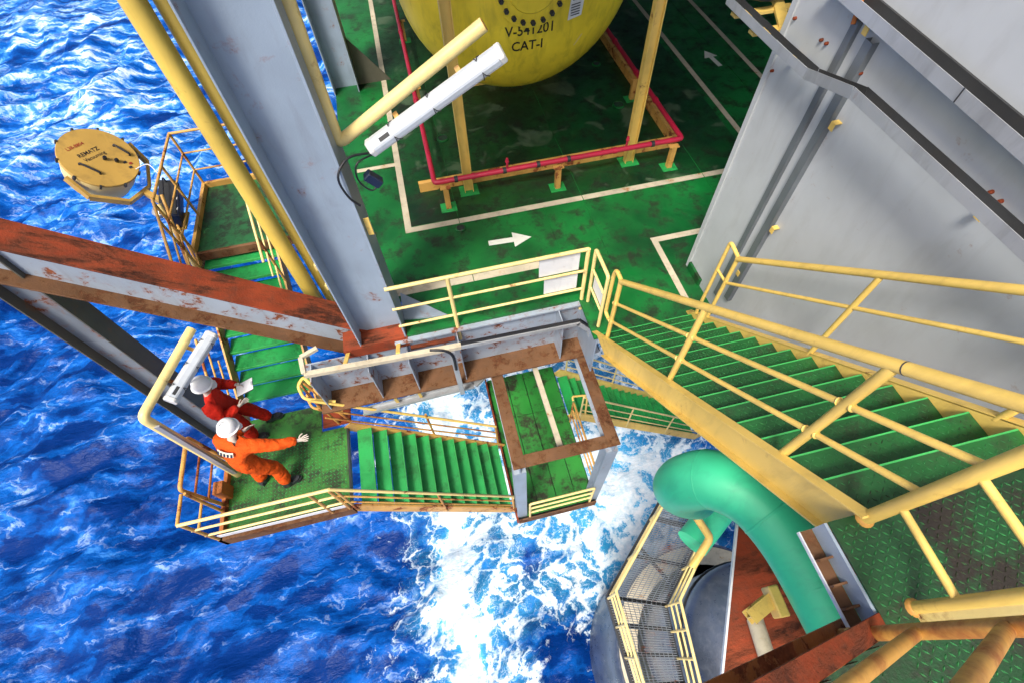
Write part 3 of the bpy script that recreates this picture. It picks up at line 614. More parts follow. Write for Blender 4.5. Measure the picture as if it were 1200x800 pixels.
def stand(x, y):
    s_ = MB().bar((x, y, .012), (x, y, PZ - .05), .09, .09, (1, 0, 0)).box(x - .09, x + .09, y - .05, y + .05, PZ - .06, PZ - .045).build('stand', M['orange_yellow'], t)
    MB().box(x - .14, x + .14, y - .12, y + .12, .006, .014).build('base_plate', M['tread'], s_)
for x in (.24, 2.24, 4.38): stand(x, 6.76)
for x, y in ((4.5, 9.0), (4.5, 12.0), (.14, 9.9), (.14, 12.8)): stand(x, y)
# two tall posts
for x, lb in ((.67, 'tall yellow channel post left of the tank'), (3.72, 'tall yellow channel post right of the tank')):
    t = thing('channel_post', lb, 'post', (x, 7.1, 0), 'tall posts in front of the tank')
    MB().box(x - .08, x - .068, 7.04, 7.16, .017, 7.19).box(x + .068, x + .08, 7.04, 7.16, .017, 7.19).box(x - .068, x + .068, 7.095, 7.105, .017, 7.19).build('shaft', M['yellow'], t)
    MB().box(x - .17, x + .17, 6.96, 7.24, .006, .016).build('base_plate', M['tread'], t)
# oil-dark cable trench with debris at far left of bay is left to the floor's stains

# ------------------------------------------------------------------ fluorescent lamps
def lamp(label, pole_label, pole, a, b, up, off):
    """pole polyline with arm a-b; fitting hangs parallel to the arm"""
    tp = thing('lamp_pole', pole_label, 'pole', pole[0], 'lamp poles')
    MB().tube(fillet(pole, .09, 5), .062, 16).build('tube', M['pale_yellow'], tp, 40)
    e = (V(pole[-1]) - V(pole[-2])).normalized()
    MB().lathe(V(pole[-1]) + e * .001, e, [(.054, 0), (.054, .003)], 16).build('end_cap', M['orange_yellow'], tp, 40)
    a, b = V(a), V(b); d = (b - a).normalized(); L_ = (b - a).length; up = (V(up) - d * V(up).dot(d)).normalized(); sd_ = d.cross(up)
    tl = thing('fluorescent_lamp', label, 'lamp', a, 'fluorescent lamps')
    def ext(w0, w1, h0, h1, s0, s1):
        P = lambda s, w, h: a + d * s + sd_ * w + up * h
        return [P(s0, -w0, h0), P(s0, w0, h0), P(s0, w1, h1), P(s0, -w1, h1), P(s1, -w0, h0), P(s1, w0, h0), P(s1, w1, h1), P(s1, -w1, h1)]
    fs = [(0, 1, 2, 3), (7, 6, 5, 4), (0, 4, 5, 1), (1, 5, 6, 2), (2, 6, 7, 3), (3, 7, 4, 0)]
    MB().add(ext(.075, .09, -.03, .03, 0, L_), fs).build('housing', M['lampwhite'], tl, bevel=.008)
    MB().add(ext(.088, .045, .031, .085, .03, L_ - .03), fs).build('diffuser', M['diffuser'], tl, bevel=.012)
    for s in (.0, L_ - .06): MB().add(ext(.094, .05, .031, .092, s, s + .06), fs).build('end_piece', M['lampwhite'], tl, bevel=.01)
    for k in (.2, .5, .85):
        s = L_ * k
        for q in (-1, 1):
            pp = lambda w, h, ds: a + d * (s + ds) + sd_ * (w * q) + up * h
            MB().tube([pp(.095, 0, -.03), pp(.085, .06, -.012), pp(.055, .093, 0), pp(.085, .06, .012), pp(.095, 0, .03)], .005, 6).build('clip', M['dark'], tl)
    s = L_ * .14; MB().add([a + d * (s + u) + sd_ * w + up * .0865 for u, w in ((-.06, -.02), (.06, -.02), (.06, .02), (-.06, .02))], [(0, 1, 2, 3)]).build('rating_label', M['dark'], tl)
    mid = [a.lerp(b, k) for k in (.25, .72)]
    for m_ in mid:
        q = m_ + sd_ * off
        MB().bar(m_ - up * .045, q - up * .045, .05, .01, up).build('bracket', M['orange_yellow'], tl)
    return tl
# on the workers' landing
L1Z = -1.85
lamp('white fluorescent lamp beside the upright cream pole, over the workers', 'cream pole with bent arm rising from the workers\' landing',
     [(-4.10, 3.50, L1Z - .2), (-4.12, 3.49, .50), (-3.65, 4.72, .52)], (-3.90, 3.72, .36), (-3.44, 4.68, .38), (.42, -.42, .8), -.2)
tl = lamp('long white fluorescent lamp in front of the yellow tank', 'cream pole arm reaching right from the grey column in front of the tank',
     [(-.72, 4.56, 7.5), (-.80, 4.56, 3.02), (.74, 4.50, 3.93)], (-.50, 4.44, 2.98), (.88, 4.38, 3.74), (0.05, -.62, .6), -.15)
t = thing('junction_box', 'black cable loop and navy plug box hanging under the long lamp', 'cable', (-.6, 4.4, 2.8))
MB().bar((-.62, 4.36, 2.76), (-.50, 4.36, 2.62), .1, .1).build('box', M['navy'], t, bevel=.01)
MB().tube(spline([(-.5, 4.42, 2.95), (-.72, 4.3, 3.02), (-.86, 4.2, 2.9), (-.84, 4.2, 2.66), (-.76, 4.22, 2.5)], 6), .012, 8).tube(spline([(-.5, 4.42, 2.93), (-.66, 4.3, 2.94), (-.7, 4.3, 2.75), (-.6, 4.3, 2.6), (-.5, 4.36, 2.66)], 6), .009, 8).build('cable_loop', M['black'], t, 50)
tag(MB().bar((-.86, 4.72, 2.8), (-.80, 4.72, 7), .06, .02, (0, 1, 0)).build('cable_tray', M['galv']), 'thin perforated grey tray running down beside the upper lamp pole', 'cable tray')
tag(MB().bar((-4.05, 3.44, L1Z + .2), (-4.06, 3.44, .3), .07, .03, (0, 1, 0)).build('cable_tray', M['galv']), 'thin dark cable tray along the pole beside the workers', 'cable tray')

# ------------------------------------------------------------------ generic open stair with plate treads
def flight(t, n, first, step, wdir, w, depth, mat, thick=.035):
    """first: nosing centre, step: vector per tread, wdir: unit width vector"""
    f_ = V(first); st = V(step); wd = V(wdir); run = V(st.x, st.y, 0).normalized()
    m_ = MB(); a, b = -wd * w / 2, wd * w / 2
    m_.add([a, b, b - run * depth, a - run * depth, a - V(0, 0, thick), b - V(0, 0, thick), b - run * depth - V(0, 0, thick), a - run * depth - V(0, 0, thick)],
           [(0, 1, 2, 3), (7, 6, 5, 4), (0, 4, 5, 1), (1, 5, 6, 2), (2, 6, 7, 3), (3, 7, 4, 0)])
    lip = MB().add([a + run * .001 + V(0, 0, .004), b + run * .001 + V(0, 0, .004), b + run * .012 + V(0, 0, .004), a + run * .012 + V(0, 0, .004), a + run * .001 - V(0, 0, .05), b + run * .001 - V(0, 0, .05), b + run * .012 - V(0, 0, .05), a + run * .012 - V(0, 0, .05)],
           [(0, 1, 2, 3), (7, 6, 5, 4), (0, 4, 5, 1), (1, 5, 6, 2), (2, 6, 7, 3), (3, 7, 4, 0)])
    tme = m_.data('tread', bevel=.004); tme.materials.append(mat); nme = lip.data('nosing'); nme.materials.append(M['nosing'])
    W_ = V(t['_w'])
    for i in range(n):
        o = link('tread', tme, t); o.location = f_ + st * i - W_
        link('nosing', nme, o)
    return f_ + st * n
# flight 1: left platform down to the workers' landing (toward -Y)
PLZ = .12
t = thing('staircase', 'bright green stair flight passing under the rust-red brace', 'staircase', (-3.4, 5.4, L1Z))
flight(t, 9, (-3.38, 6.50, PLZ - .2), (0, -.222, -.197), (1, 0, 0), 1.22, .30, M['tread'])
for x in (-4.02, -2.75): MB().bar((x, 6.72, PLZ - .06), (x, 4.42, L1Z - .02), .03, .24).build('stringer', M['orange_yellow'], t)
hz1 = lambda y, k: PLZ + (y - 6.6) * .887 + k
for x in (-4.02, -2.74):
    for k, r in ((1.05, .022), (.72, .016), (.4, .016)):
        if x < -3: rail(t, [(x, 4.5, hz1(4.5, k)), (x, 5.1, hz1(5.1, k))], r, 'orange_yellow', 'rail')
        rail(t, [(x, 6.7, hz1(6.7, k)), (x, 5.8, hz1(5.8, k))], r, 'pale_yellow' if x > -3 else 'orange_yellow', 'rail')
    for y in ((4.5, 6.45) if x < -3 else (6.55, 6.1)): post(t, (x, y, hz1(y, -.1)), hz1(y, 1.05), .022, 'orange_yellow')
# left platform
t = thing('platform', 'small mossy green platform with rails left of the yellow pipes', 'platform', (-3.2, 7.5, PLZ))
MB().box(-4.0, -1.62, 6.66, 8.32, PLZ - .03, PLZ).build('floor_plate', M['mossy'], t)
MB().box(-4.06, -4.003, 6.66, 8.38, PLZ - .12, PLZ + .1).box(-4.003, -1.62, 8.323, 8.38, PLZ - .12, PLZ + .1).build('toe_plate', M['orange_yellow'], t)
MB().box(-4.0, -1.62, 6.60, 6.657, PLZ - .14, PLZ + .02).build('edge_beam', M['brown_rust'], t)
for k, r in ((1.1, .022), (.72, .016), (.38, .016)):
    rail(t, [(-4.03, 6.66, PLZ + k), (-4.03, 8.35, PLZ + k), (-1.7, 8.35, PLZ + k)], r, 'orange_yellow', 'rail')
for p in ((-4.03, 6.66), (-4.03, 7.5), (-4.03, 8.35), (-2.6, 8.35)): post(t, (p[0], p[1], PLZ - .1), PLZ + 1.1, .022, 'orange_yellow')
t = thing('bracing_frame', 'slanted yellow strut frame outside the small mossy platform', 'frame', (-4.2, 6.7, 0))
rail(t, [(-4.15, 6.95, .95), (-4.02, 6.0, -.9)], .03, 'pale_yellow', 'strut'); rail(t, [(-4.2, 7.2, .7), (-4.1, 6.3, -.7)], .02, 'orange_yellow', 'strut'); rail(t, [(-4.1, 7.1, 1.0), (-4.05, 6.2, .1)], .024, 'orange_yellow', 'strut')
MB().box(-4.28, -4.08, 7.0, 7.4, .35, .38).build('plate', M['drum'], t)

# beacon drum
BCt = V(-4.88, 7.72, 1.38)
nrm = V(.60, -.26, .76).normalized()
t = thing('navigation_beacon', 'round ochre drum with clipped lid on a yoke beyond the platform rail', 'beacon', BCt)
e1 = (V(.78, .62, .13) - nrm * V(.78, .62, .13).dot(nrm)).normalized(); e2 = nrm.cross(e1)    # e1: reading direction
RB = .50
MB().lathe(BCt - nrm * .60, nrm, [(RB * .70, 0), (RB * .84, .06), (RB * .92, .25), (RB * .97, .58)], 40).build('drum', M['pale_yellow'], t, 40)
lid = MB().lathe(BCt - nrm * .02, nrm, [(RB, 0), (RB, .03), (RB * .985, .04), (.001, .045)], 48).build('lid', M['drum'], t, 30)
onl = lambda u, v, h=.03: BCt + e1 * u + e2 * v + nrm * h
for k in range(10):
    a = 2 * PI * k / 10 + .2; c = BCt + (e1 * math.cos(a) + e2 * math.sin(a)) * RB
    rd = (e1 * math.cos(a) + e2 * math.sin(a)); MB().bar(c - nrm * .05 + rd * .01, c + nrm * .03 + rd * .01, .03, .03, rd).build('clip', M['dark'], t)
for u, v in ((.03, -.06), (.13, -.16)): MB().lathe(onl(u, v), nrm, [(.025, 0), (.03, .04), (.022, .06)], 12).build('knob', M['black'], lid, 40)
for u0, v0, u1, v1 in ((.30, .06, .36, -.16), (-.30, .02, -.2, -.22)):
    MB().tube(fillet([onl(u0, v0, .02), onl(u0, v0, .06), onl(u1, v1, .06), onl(u1, v1, .02)], .02, 3), .016, 8).build('handle', M['black'], lid, 40)
M['redink'] = paint('red_print', (.30, .04, .02), .5, .1, 0, dirt=0)
lettering('L38-8804', .07, lambda u, v: onl(u - .13, v + .27, .0275), M['redink'], lid); lettering('REMATZ', .085, lambda u, v: onl(u - .06, v + .12, .0275), M['ink'], lid); lettering('Vacuuming', .075, lambda u, v: onl(u - .04, v + .03, .0275), M['ink'], lid)
for k, u in enumerate((.22, .27, .22)): MB().add([onl(u - .03 + x, -.24 - .05 * k + y, .028) for x, y in ((0, 0), (.05, 0), (.05, .035), (0, .035))], [(0, 1, 2, 3)]).build('sticker', M['dark'] if k != 1 else M['redink'], lid)
yk = [BCt - e1 * .54 - nrm * .12, BCt - e1 * .5 - nrm * .2 - e2 * .35, BCt - e1 * .12 - nrm * .24 - e2 * .66, BCt + e1 * .30 - nrm * .24 - e2 * .60, BCt + e1 * .58 - nrm * .18 - e2 * .28, BCt + e1 * .56 - nrm * .1 + e2 * .05]
for a, b in zip(yk[:-1], yk[1:]): MB().bar(a, b, .045, .12, nrm).build('yoke', M['drum'], t)
MB().bar(yk[3].lerp(yk[2], .3), V(-4.1, 7.2, .6), .09, .09).build('mounting_arm', M['drum'], t)
MB().tube(spline([onl(.25, -.38, .02), onl(.42, -.42, .08), V(-4.15, 7.5, 1.1)], 5), .008, 6).build('cable', M['white'], t)
MB().lathe(V(-4.38, 7.25, .62), (0, 0, 1), [(.05, -.12), (.11, -.08), (.13, 0), (.09, .05), (.0, .07)], 20).build('glass_dome', M['galv'], t, 50)
t = thing('battery_box', 'navy blue ribbed box hung on the platform rail below the ochre drum', 'box', (-4.2, 7.5, .55))
a, b = V(-4.22, 7.72, .62), V(-4.18, 7.02, .50); dd = (b - a).normalized()
MB().bar(a, b, .2, .36, (0.35, 0, 1)).build('case', M['navy'], t, bevel=.015)
MB().bar(a + V(-.0, 0, .19), b + V(0, 0, .19), .24, .03, (0.35, 0, 1)).build('lid', M['dark'], t, bevel=.008)
for k in (.2, .5, .8): q = a.lerp(b, k) + V(.118, 0, .12); MB().box(q.x - .01, q.x + .01, q.y - .04, q.y + .04, q.z - .03, q.z + .03).build('latch', M['white'], t)
rail(t, fillet([a + V(0, -.05, .2), a + V(0, -.05, .3), b + V(0, .05, .3), b + V(0, .05, .2)], .05), .012, 'black', 'handle')

# ------------------------------------------------------------------ workers' landing (L1)
t = thing('stair_landing', 'worn green landing where two workers in red and orange stand', 'landing', (-3.3, 3.4, L1Z))
MB().prism([(-4.22, 2.50, L1Z), (-2.30, 2.50, L1Z), (-2.30, 3.92, L1Z), (-2.72, 3.92, L1Z), (-2.72, 4.44, L1Z), (-4.08, 4.44, L1Z), (-4.22, 3.9, L1Z)], (0, 0, -.03)).build('floor_plate', M['landing'], t)
tag(chequer(MB(), -4.18, -2.32, 2.54, 3.9, L1Z, .06, .055, .015, .006).build('raised_pattern', M['tread'], t), kind='stuff')
MB().box(-4.28, -2.24, 2.44, 2.497, L1Z - .16, L1Z + .1).build('toe_plate', M['brown_rust'], t)
MB().box(-4.283, -4.223, 2.44, 3.9, L1Z - .16, L1Z + .1).build('toe_plate', M['orange_rust'], t)
MB().box(-2.299, -2.27, 2.5, 3.92, L1Z - .1, L1Z).build('edge_beam', M['dark'], t)
for k, r in ((1.1, .026), (.76, .02), (.42, .02)): rail(t, [(-4.30, 2.47, L1Z + k), (-2.26, 2.47, L1Z + k)], r, 'pale_yellow', 'rail')
MB().box(-4.20, -2.28, 2.462, 2.47, L1Z + .2, L1Z + .30).build('kick_strip', M['white'], t)
for k, r in ((1.1, .024), (.6, .02)): rail(t, fillet([(-4.30, 2.47, L1Z + k), (-4.30, 2.9, L1Z + k)], .02), r, 'orange_yellow', 'rail')
for x, y in ((-4.26, 2.9), (-4.27, 2.47), (-2.55, 2.47), (-2.28, 2.47)): post(t, (x, y, L1Z - .1), L1Z + 1.1, .024, 'orange_yellow')
rail(t, fillet([(-4.24, 3.0, L1Z + 0), (-4.30, 2.95, L1Z + 1.15), (-4.30, 3.75, L1Z + 1.15), (-4.24, 3.75, L1Z)], .07), .03, 'orange_yellow', 'side_frame')
for k in (.45, .8): rail(t, [(-4.29, 3.0, L1Z + k), (-4.29, 3.75, L1Z + k)], .018, 'orange_rust', 'mid_rail')
MB().box(-4.3, -4.16, 3.1, 3.3, L1Z - .1, L1Z + .35).build('pole_clamp', M['orange_rust'], t)
# flight 2: L1 down to L2 (toward +X)
t = thing('staircase', 'lit green stair flight going down right from the workers\' landing', 'staircase', (-.9, 3.2, -3.1))
flight(t, 11, (-1.93, 3.20, -2.02), (.2165, 0, -.226), (0, 1, 0), 1.36, .235, M['tread'])
for y in (2.49, 3.90): MB().bar((-2.28, y, -1.80), (.32, y, -4.52), .03, .26, (0, 0, 1)).build('stringer', M['orange_yellow'], t)
hz2 = lambda x, k: -1.75 + (-2.3 - x) * 1.04 + k
for y, mt, m2 in ((2.47, 'pale_yellow', 'orange_yellow'), (3.93, 'yellow', 'rusty_yellow')):
    for k, r in ((1.05, .024), (.72, .016), (.40, .016)):
        if y < 3: rail(t, [(-2.26, y, hz2(-2.26, k)), (.30, y, hz2(.30, k)), (.30, y, hz2(.30, k) - .12)], r, mt if k > 1 else m2, 'rail')
        else: rail(t, [(-2.5, y, hz2(-2.26, k)), (.28, y, hz2(.28, k))], r, mt if k > 1 else m2, 'rail')
    for x in ((-2.2, -.95, .29) if y < 3 else (-.95, .27)): post(t, (x, y, hz2(x, -.1)), hz2(x, 1.05), .022, m2)
# looped rail end and rusty bracket between the flights
t = thing('rail_loop', 'tangled yellow and rusty rail loops at the corner above the lit green flight', 'railing', (-2.5, 4.1, L1Z))
for k, (z, r) in enumerate(((.95, .026), (.6, .022))): rail(t, fillet([(-2.2, 3.97, L1Z + z - .1), (-2.62, 4.02, L1Z + z + .1), (-2.70, 4.25, L1Z + z + .15), (-2.55, 4.30, L1Z + z + .3), (-2.42, 4.1, L1Z + z + .35)], .08), r, ('yellow', 'orange_yellow')[k], 'loop')
rail(t, fillet([(-2.74, 4.4, L1Z), (-2.74, 4.4, L1Z + 1.0), (-2.5, 4.0, L1Z + .9), (-2.4, 3.98, L1Z)], .08), .02, 'rusty_yellow', 'loop'); rail(t, [(-2.62, 4.3, L1Z + 1.1), (-2.2, 3.95, L1Z + .1)], .024, 'rusty_yellow', 'strut')
MB().box(-2.68, -2.2, 3.96, 4.3, L1Z + .02, L1Z + .05).build('plate', M['rust'], t)

# ------------------------------------------------------------------ hung frame and lower landing (L2)
L2Z = -4.48
t = thing('hanging_frame', 'rust-topped rectangular steel frame hung from the girder over the lower landing', 'frame', (1.2, 3.2, -1.3))
FZ = -1.3; x0, x1, ya, yb = .33, 2.05, 2.3, 4.15
MB().box(x0, x0 + .2, ya, yb, FZ - .02, FZ).build('top_plate', M['brown_rust'], t, bevel=.004); MB().box(x1 - .2, x1, ya, yb, FZ - .02, FZ).build('top_plate', M['brown_rust'], t, bevel=.004)
MB().box(x0 + .202, x1 - .202, ya, ya + .2, FZ - .02, FZ).build('top_plate', M['brown_rust'], t, bevel=.004)
MB().box(x0 + .09, x0 + .11, ya, yb, FZ - .25, FZ - .021).box(x1 - .11, x1 - .09, ya, yb, FZ - .25, FZ - .021).box(x0 + .12, x1 - .12, ya + .09, ya + .11, FZ - .25, FZ - .021).build('web', M['grey'], t)
MB().box(x0, x0 + .2, ya, yb, FZ - .27, FZ - .252).build('bottom_plate', M['grey_rusty'], t); MB().box(x1 - .2, x1, ya, yb, FZ - .27, FZ - .252).build('bottom_plate', M['grey_rusty'], t)
MB().bar((1.17, ya + .2, FZ - .3), (1.13, yb + .3, FZ - .3), .09, .06).build('middle_bar', M['cream'], t)
for x in (x0, x1 - .2):
    MB().box(x, x + .2, ya, ya + .015, L2Z - .3, FZ - .28).box(x, x + .2, ya + .185, ya + .2, L2Z - .3, FZ - .28).box(x + .09, x + .105, ya + .016, ya + .184, L2Z - .3, FZ - .28).build('hanger', M['grey'], t)
t = thing('stair_landing', 'mossy lower green landing seen through the rust-topped frame', 'landing', (1.2, 3.8, L2Z))
PLT = [(.36, .80), (.815, 1.22), (1.235, 1.62), (1.635, 1.98)]
for a, b in PLT:
    for c, d_ in ((2.3, 3.35), (3.365, 4.5), (4.515, 5.6)): MB().box(a, b, c, d_, L2Z - .03, L2Z + random.uniform(0, .004)).build('floor_panel', M['soiled'], t, bevel=.004)
MB().box(.34, 2.0, 2.24, 5.6, L2Z - .09, L2Z - .035).build('support', M['dark'], t)
MB().box(.34, 2.0, 2.22, 2.238, L2Z - .2, L2Z + .1).build('toe_plate', M['brown_rust'], t); MB().box(.30, .336, 2.24, 5.6, L2Z - .2, L2Z + .1).build('toe_plate', M['rust'], t)
rail(t, fillet([(.58, 2.26, L2Z), (.58, 2.26, L2Z + 1.05), (1.86, 2.26, L2Z + 1.05), (1.86, 2.26, L2Z)], .05), .024, 'pale_yellow', 'rail')
for k in (.4, .72): rail(t, [(.58, 2.26, L2Z + k), (1.86, 2.26, L2Z + k)], .02, 'pale_yellow', 'rail')
rail(t, fillet([(2.0, 2.4, L2Z), (2.0, 2.4, L2Z + 1.05), (2.0, 4.1, L2Z + 1.05), (2.0, 4.1, L2Z)], .08), .024, 'orange_yellow', 'rail')
for k in (.4, .72): rail(t, [(2.0, 2.4, L2Z + k), (2.0, 4.1, L2Z + k)], .018, 'orange_yellow', 'rail')
rail(t, fillet([(2.0, 4.12, L2Z + 1.05), (2.0, 4.2, L2Z + 1.1), (2.35, 4.2, L2Z + 1.0), (2.4, 4.2, L2Z)], .1), .022, 'yellow', 'rail')
# flight 3: L2 down to the right, below the wide stair
t = thing('staircase', 'far green stair flight going down right beneath the wide staircase', 'staircase', (4, 4.8, -6.2))
flight(t, 19, (2.3, 4.84, L2Z - .2), (.222, 0, -.207), (0, 1, 0), 1.06, .235, M['tread'])
for y in (4.26, 5.42): MB().bar((2.05, y, L2Z + .0), (6.5, y, L2Z - 4.15), .04, .26).build('stringer', M['yellow'], t)
hz3 = lambda x, k: L2Z + (2.05 - x) * .932 + k
for y in (4.25, 5.43):
    for k, r in ((1.05, .024), (.7, .016), (.38, .016)): rail(t, [(2.3, y, hz3(2.3, k)), (6.5, y, hz3(6.5, k))], r, 'pale_yellow', 'rail')
    for x in (2.3, 3.7, 5.1, 6.4): post(t, (x, y, hz3(x, -.1)), hz3(x, 1.05), .022, 'pale_yellow')

# ------------------------------------------------------------------ cable channels below the deck edge
t = thing('cable_channel', 'long galvanised channel in front of the girder with bent right end', 'cable tray', (0, 3.85, 0))
pts = [(-2.25, 3.85, .16), (-.05, 3.85, .05), (1.74, 3.85, .0), (1.93, 3.85, -.25), (2.16, 3.85, -1.0)]
for i, (a, b) in enumerate(zip(pts[:-1], pts[1:])):
    MB().bar(a, b, .07, .012).bar(a, b, .012, .07, (0, 0, 1), .035, -.03).build('channel', M['cream'] if i == 0 else M['galv'], t)
    if i: MB().bar(a, b, .05, .02, (0, 0, 1), 0, .02).build('cable', M['black'], t)
MB().bar((-2.25, 3.85, .16), (-2.28, 4.1, .2), .06, .05).bar((-2.28, 4.1, .2), (-2.05, 4.2, .2), .06, .05).build('end_bracket', M['cream'], t)
for x in (-1.7, -.95): MB().bar((x, 3.9, .1), (x, 4.23, -.1), .06, .02).build('bracket', M['yellow'], t)
t = thing('strut_post', 'vertical galvanised channel strut below the deck edge railing', 'strut', (-.2, 3.8, -1.1))
MB().box(-.24, -.16, 3.80, 3.812, -1.4, -.02).box(-.24, -.232, 3.812, 3.85, -1.4, -.02).box(-.168, -.16, 3.812, 3.85, -1.4, -.02).build('channel', M['galv'], t)
MB().tube(spline([(-.5, 3.84, .09), (-.3, 3.8, .06), (-.2, 3.78, -.1), (-.2, 3.78, -.5)], 5), .02, 8).build('cable', M['black'], t)
t = thing('cable_channel', 'lower galvanised tray across the open gap beside the lit green flight', 'cable tray', (-.5, 3.9, -1.5))
for a, b in (((-1.9, 3.93, -1.5), (.02, 3.98, -1.5)), ((.02, 3.98, -1.5), (.34, 4.2, -1.5))): MB().bar(a, b, .12, .01).bar(a, b, .01, .06, (0, 0, 1), .06, .03).bar(a, b, .01, .06, (0, 0, 1), -.06, .03).build('channel', M['galv'], t)
for x in (-1.3, -.9): MB().bar((x, 3.95, -1.45), (x, 3.9, -1.14), .05, .02, (0, 1, 0)).build('bracket', M['yellow'], t)

# ------------------------------------------------------------------ green process pipe
t = thing('process_pipe', 'large sea-green pipe bending down under the wide staircase', 'pipe', (2.2, .3, 1.55))
rail(t, spline([(2.42, -2.0, 1.58), (2.40, -.9, 1.58), (2.38, -.15, 1.58), (2.33, .30, 1.58), (2.20, .66, 1.56), (1.98, .90, 1.47), (1.85, .98, 1.24), (1.86, 1.02, .92), (2.0, 1.07, .5), (2.25, 1.12, -.1), (2.7, 1.2, -1.0)], 6), .272, 'seagreen', 'pipe', 36)
gp = spline([(2.38, -.15, 1.58), (2.33, .30, 1.58), (2.20, .66, 1.56), (1.98, .90, 1.47), (1.85, .98, 1.24)], 6)
for k in (9, 19): MB().lathe(gp[k], gp[k + 1] - gp[k - 1], [(.270, -.014), (.276, -.006), (.276, .006), (.270, .014)], 36).build('weld_ring', M['seagreen'], t, 60)
for y in (-.12, -.9): MB().lathe((2.385, y, 1.58), (0, 1, 0), [(.271, -.014), (.277, -.007), (.277, .007), (.271, .014)], 36).build('weld_ring', M['seagreen'], t, 60)
t = thing('process_pipe', 'lower sea-green pipe with yellow bracket behind the big bend', 'pipe', (4, 1.8, -3.6))
rail(t, [(3.4, .95, -3.9), (5.5, 2.2, -3.9)], .3, 'seagreen', 'pipe', 24)
rail(t, fillet([(3.35, 1.25, -3.0), (3.55, .9, -3.3), (3.1, .55, -3.5)], .1), .07, 'yellow', 'bracket_pipe', 12)
# rusty plate below the pipe
t = thing('steel_plate', 'rust-red plate with white edge below the green pipe', 'plate', (2.4, -.4, .5))
MB().prism([(2.50, .68, .5), (1.60, -.72, .5), (1.45, -1.4, .5), (3.6, -1.4, .5), (3.5, .3, .5)], (0, 0, -.02)).build('plate', M['rust'], t)
MB().bar((2.49, .69, .505), (1.59, -.725, .505), .02, .05).bar((1.59, -.725, .505), (1.44, -1.4, .505), .02, .05).build('edge_strip', M['white'], t)
t = thing('pipe_support', 'yellow I-section bracket under the green pipe', 'bracket', (1.9, -.1, 1.2))
MB().bar((1.86, -.20, 1.27), (2.10, -.12, 1.27), .11, .01).bar((1.86, -.20, 1.17), (2.10, -.12, 1.17), .11, .01).bar((1.86, -.20, 1.22), (2.10, -.12, 1.22), .01, .09).build('beam', M['yellow'], t)
MB().bar((2.13, -.02, 1.24), (2.12, -.26, 1.24), .09, .16).build('cradle', M['yellow'], t, bevel=.01)
tag(MB().tube([(2.14, -.25, .62), (2.02, -.75, .75)], .075, 16).build('conduit', M['cream'], None, 40), 'cream conduit below the yellow pipe bracket', 'pipe')

# ------------------------------------------------------------------ low walkway round the dark column
t = thing('walkway', 'low grating walkway with pale yellow rails around the dark round tank', 'walkway', (2.5, .5, -5))
WZ = -5.0
OUT = [(3.9, 2.38), (1.74, .52), (1.72, -.98), (2.4, -2.6)]; INN = [(4.75, 1.85), (2.80, .12), (2.62, -1.14), (3.1, -2.4)]
def mbgrating(o0, o1, i0, i1):
    m_ = MB(); o0, o1, i0, i1 = [V(p[0], p[1], WZ) for p in (o0, o1, i0, i1)]
    n = int((o1 - o0).length / .045)
    for k in range(n + 1): f = k / n; m_.bar(o0.lerp(o1, f), i0.lerp(i1, f), .012, .03)
    for k in range(1, 12): f = k / 12; m_.bar(o0.lerp(i0, f), o1.lerp(i1, f), .008, .03)
    return m_
for k in range(3):
    tag(mbgrating(OUT[k], OUT[k + 1], INN[k], INN[k + 1]).build('grating', M['dim_grey'], t), kind='stuff')
def p3(p, z): return (p[0], p[1], z)
for ring in (OUT, INN):
    for a, b in zip(ring[:-1], ring[1:]): MB().bar(p3(a, WZ - .1), p3(b, WZ - .1), .08, .14).build('edge_beam', M['dark'], t)
    for k, r in ((1.1, .028), (.74, .02), (.4, .02)): rail(t, [p3(p, WZ + k) for p in ring], r, 'pale_yellow', 'rail')
    for a, b in zip(ring[:-1], ring[1:]):
        for f in (.02, .36, .7): q = V(a[0], a[1], 0).lerp(V(b[0], b[1], 0), f); post(t, (q.x, q.y, WZ - .05), WZ + 1.1, .024, 'pale_yellow')
for k in range(3):
    for f in (.0, .33, .66):
        a = V(*p3(OUT[k], WZ - .12)).lerp(V(*p3(OUT[k + 1], WZ - .12)), f); b = V(*p3(INN[k], WZ - .12)).lerp(V(*p3(INN[k + 1], WZ - .12)), f); MB().bar(a, b, .07, .12).build('cross_beam', M['dark'], t)
MB().bar(p3((2.7, 1.3), WZ - .14), p3((3.1, .42), WZ - .14), .06, .1).build('cross_beam', M['dark'], t)
M['tankdark'] = paint('wet_dark_blue_steel', (0.06, 0.08, 0.125), 0.28, 0.35, 0.0, dirt=0.6, dirt_col=(0.13, 0.15, 0.19), bump=.3, spec=.6)
t = thing('round_tank', 'dark blue domed tank inside the low walkway', 'tank', (4.45, -.95, -9))
MB().lathe((4.45, -.95, -9.5), (0, 0, 1), [(1.5, 0), (1.5, 4.2), (1.4, 4.5), (1.0, 4.75), (.5, 4.86), (.001, 4.9)], 48).build('body', M['tankdark'], t, 50)
MB().lathe((4.45, -.95, -9.5), (0, 0, 1), [(1.505, 3.9), (1.54, 3.92), (1.54, 4.0), (1.505, 4.02)], 48).build('rim', M['dark'], t, 40)
t = thing('caisson', 'broad dark caisson with pale painted rings standing in the sea', 'caisson', (4.9, -1.2, -17))
MB().lathe((4.9, -1.2, -18), (0, 0, 1), [(2.8, 0), (2.8, 8.2), (2.7, 8.4), (0.001, 8.45)], 64).build('body', M['tankdark'], t, 50)
for r in (1.75, 2.15, 2.55): MB().lathe((4.9, -1.2, -9.56), (0, 0, 1), [(r, .02), (r + .10, .015)], 64).build('painted_ring', M['cream'], t)

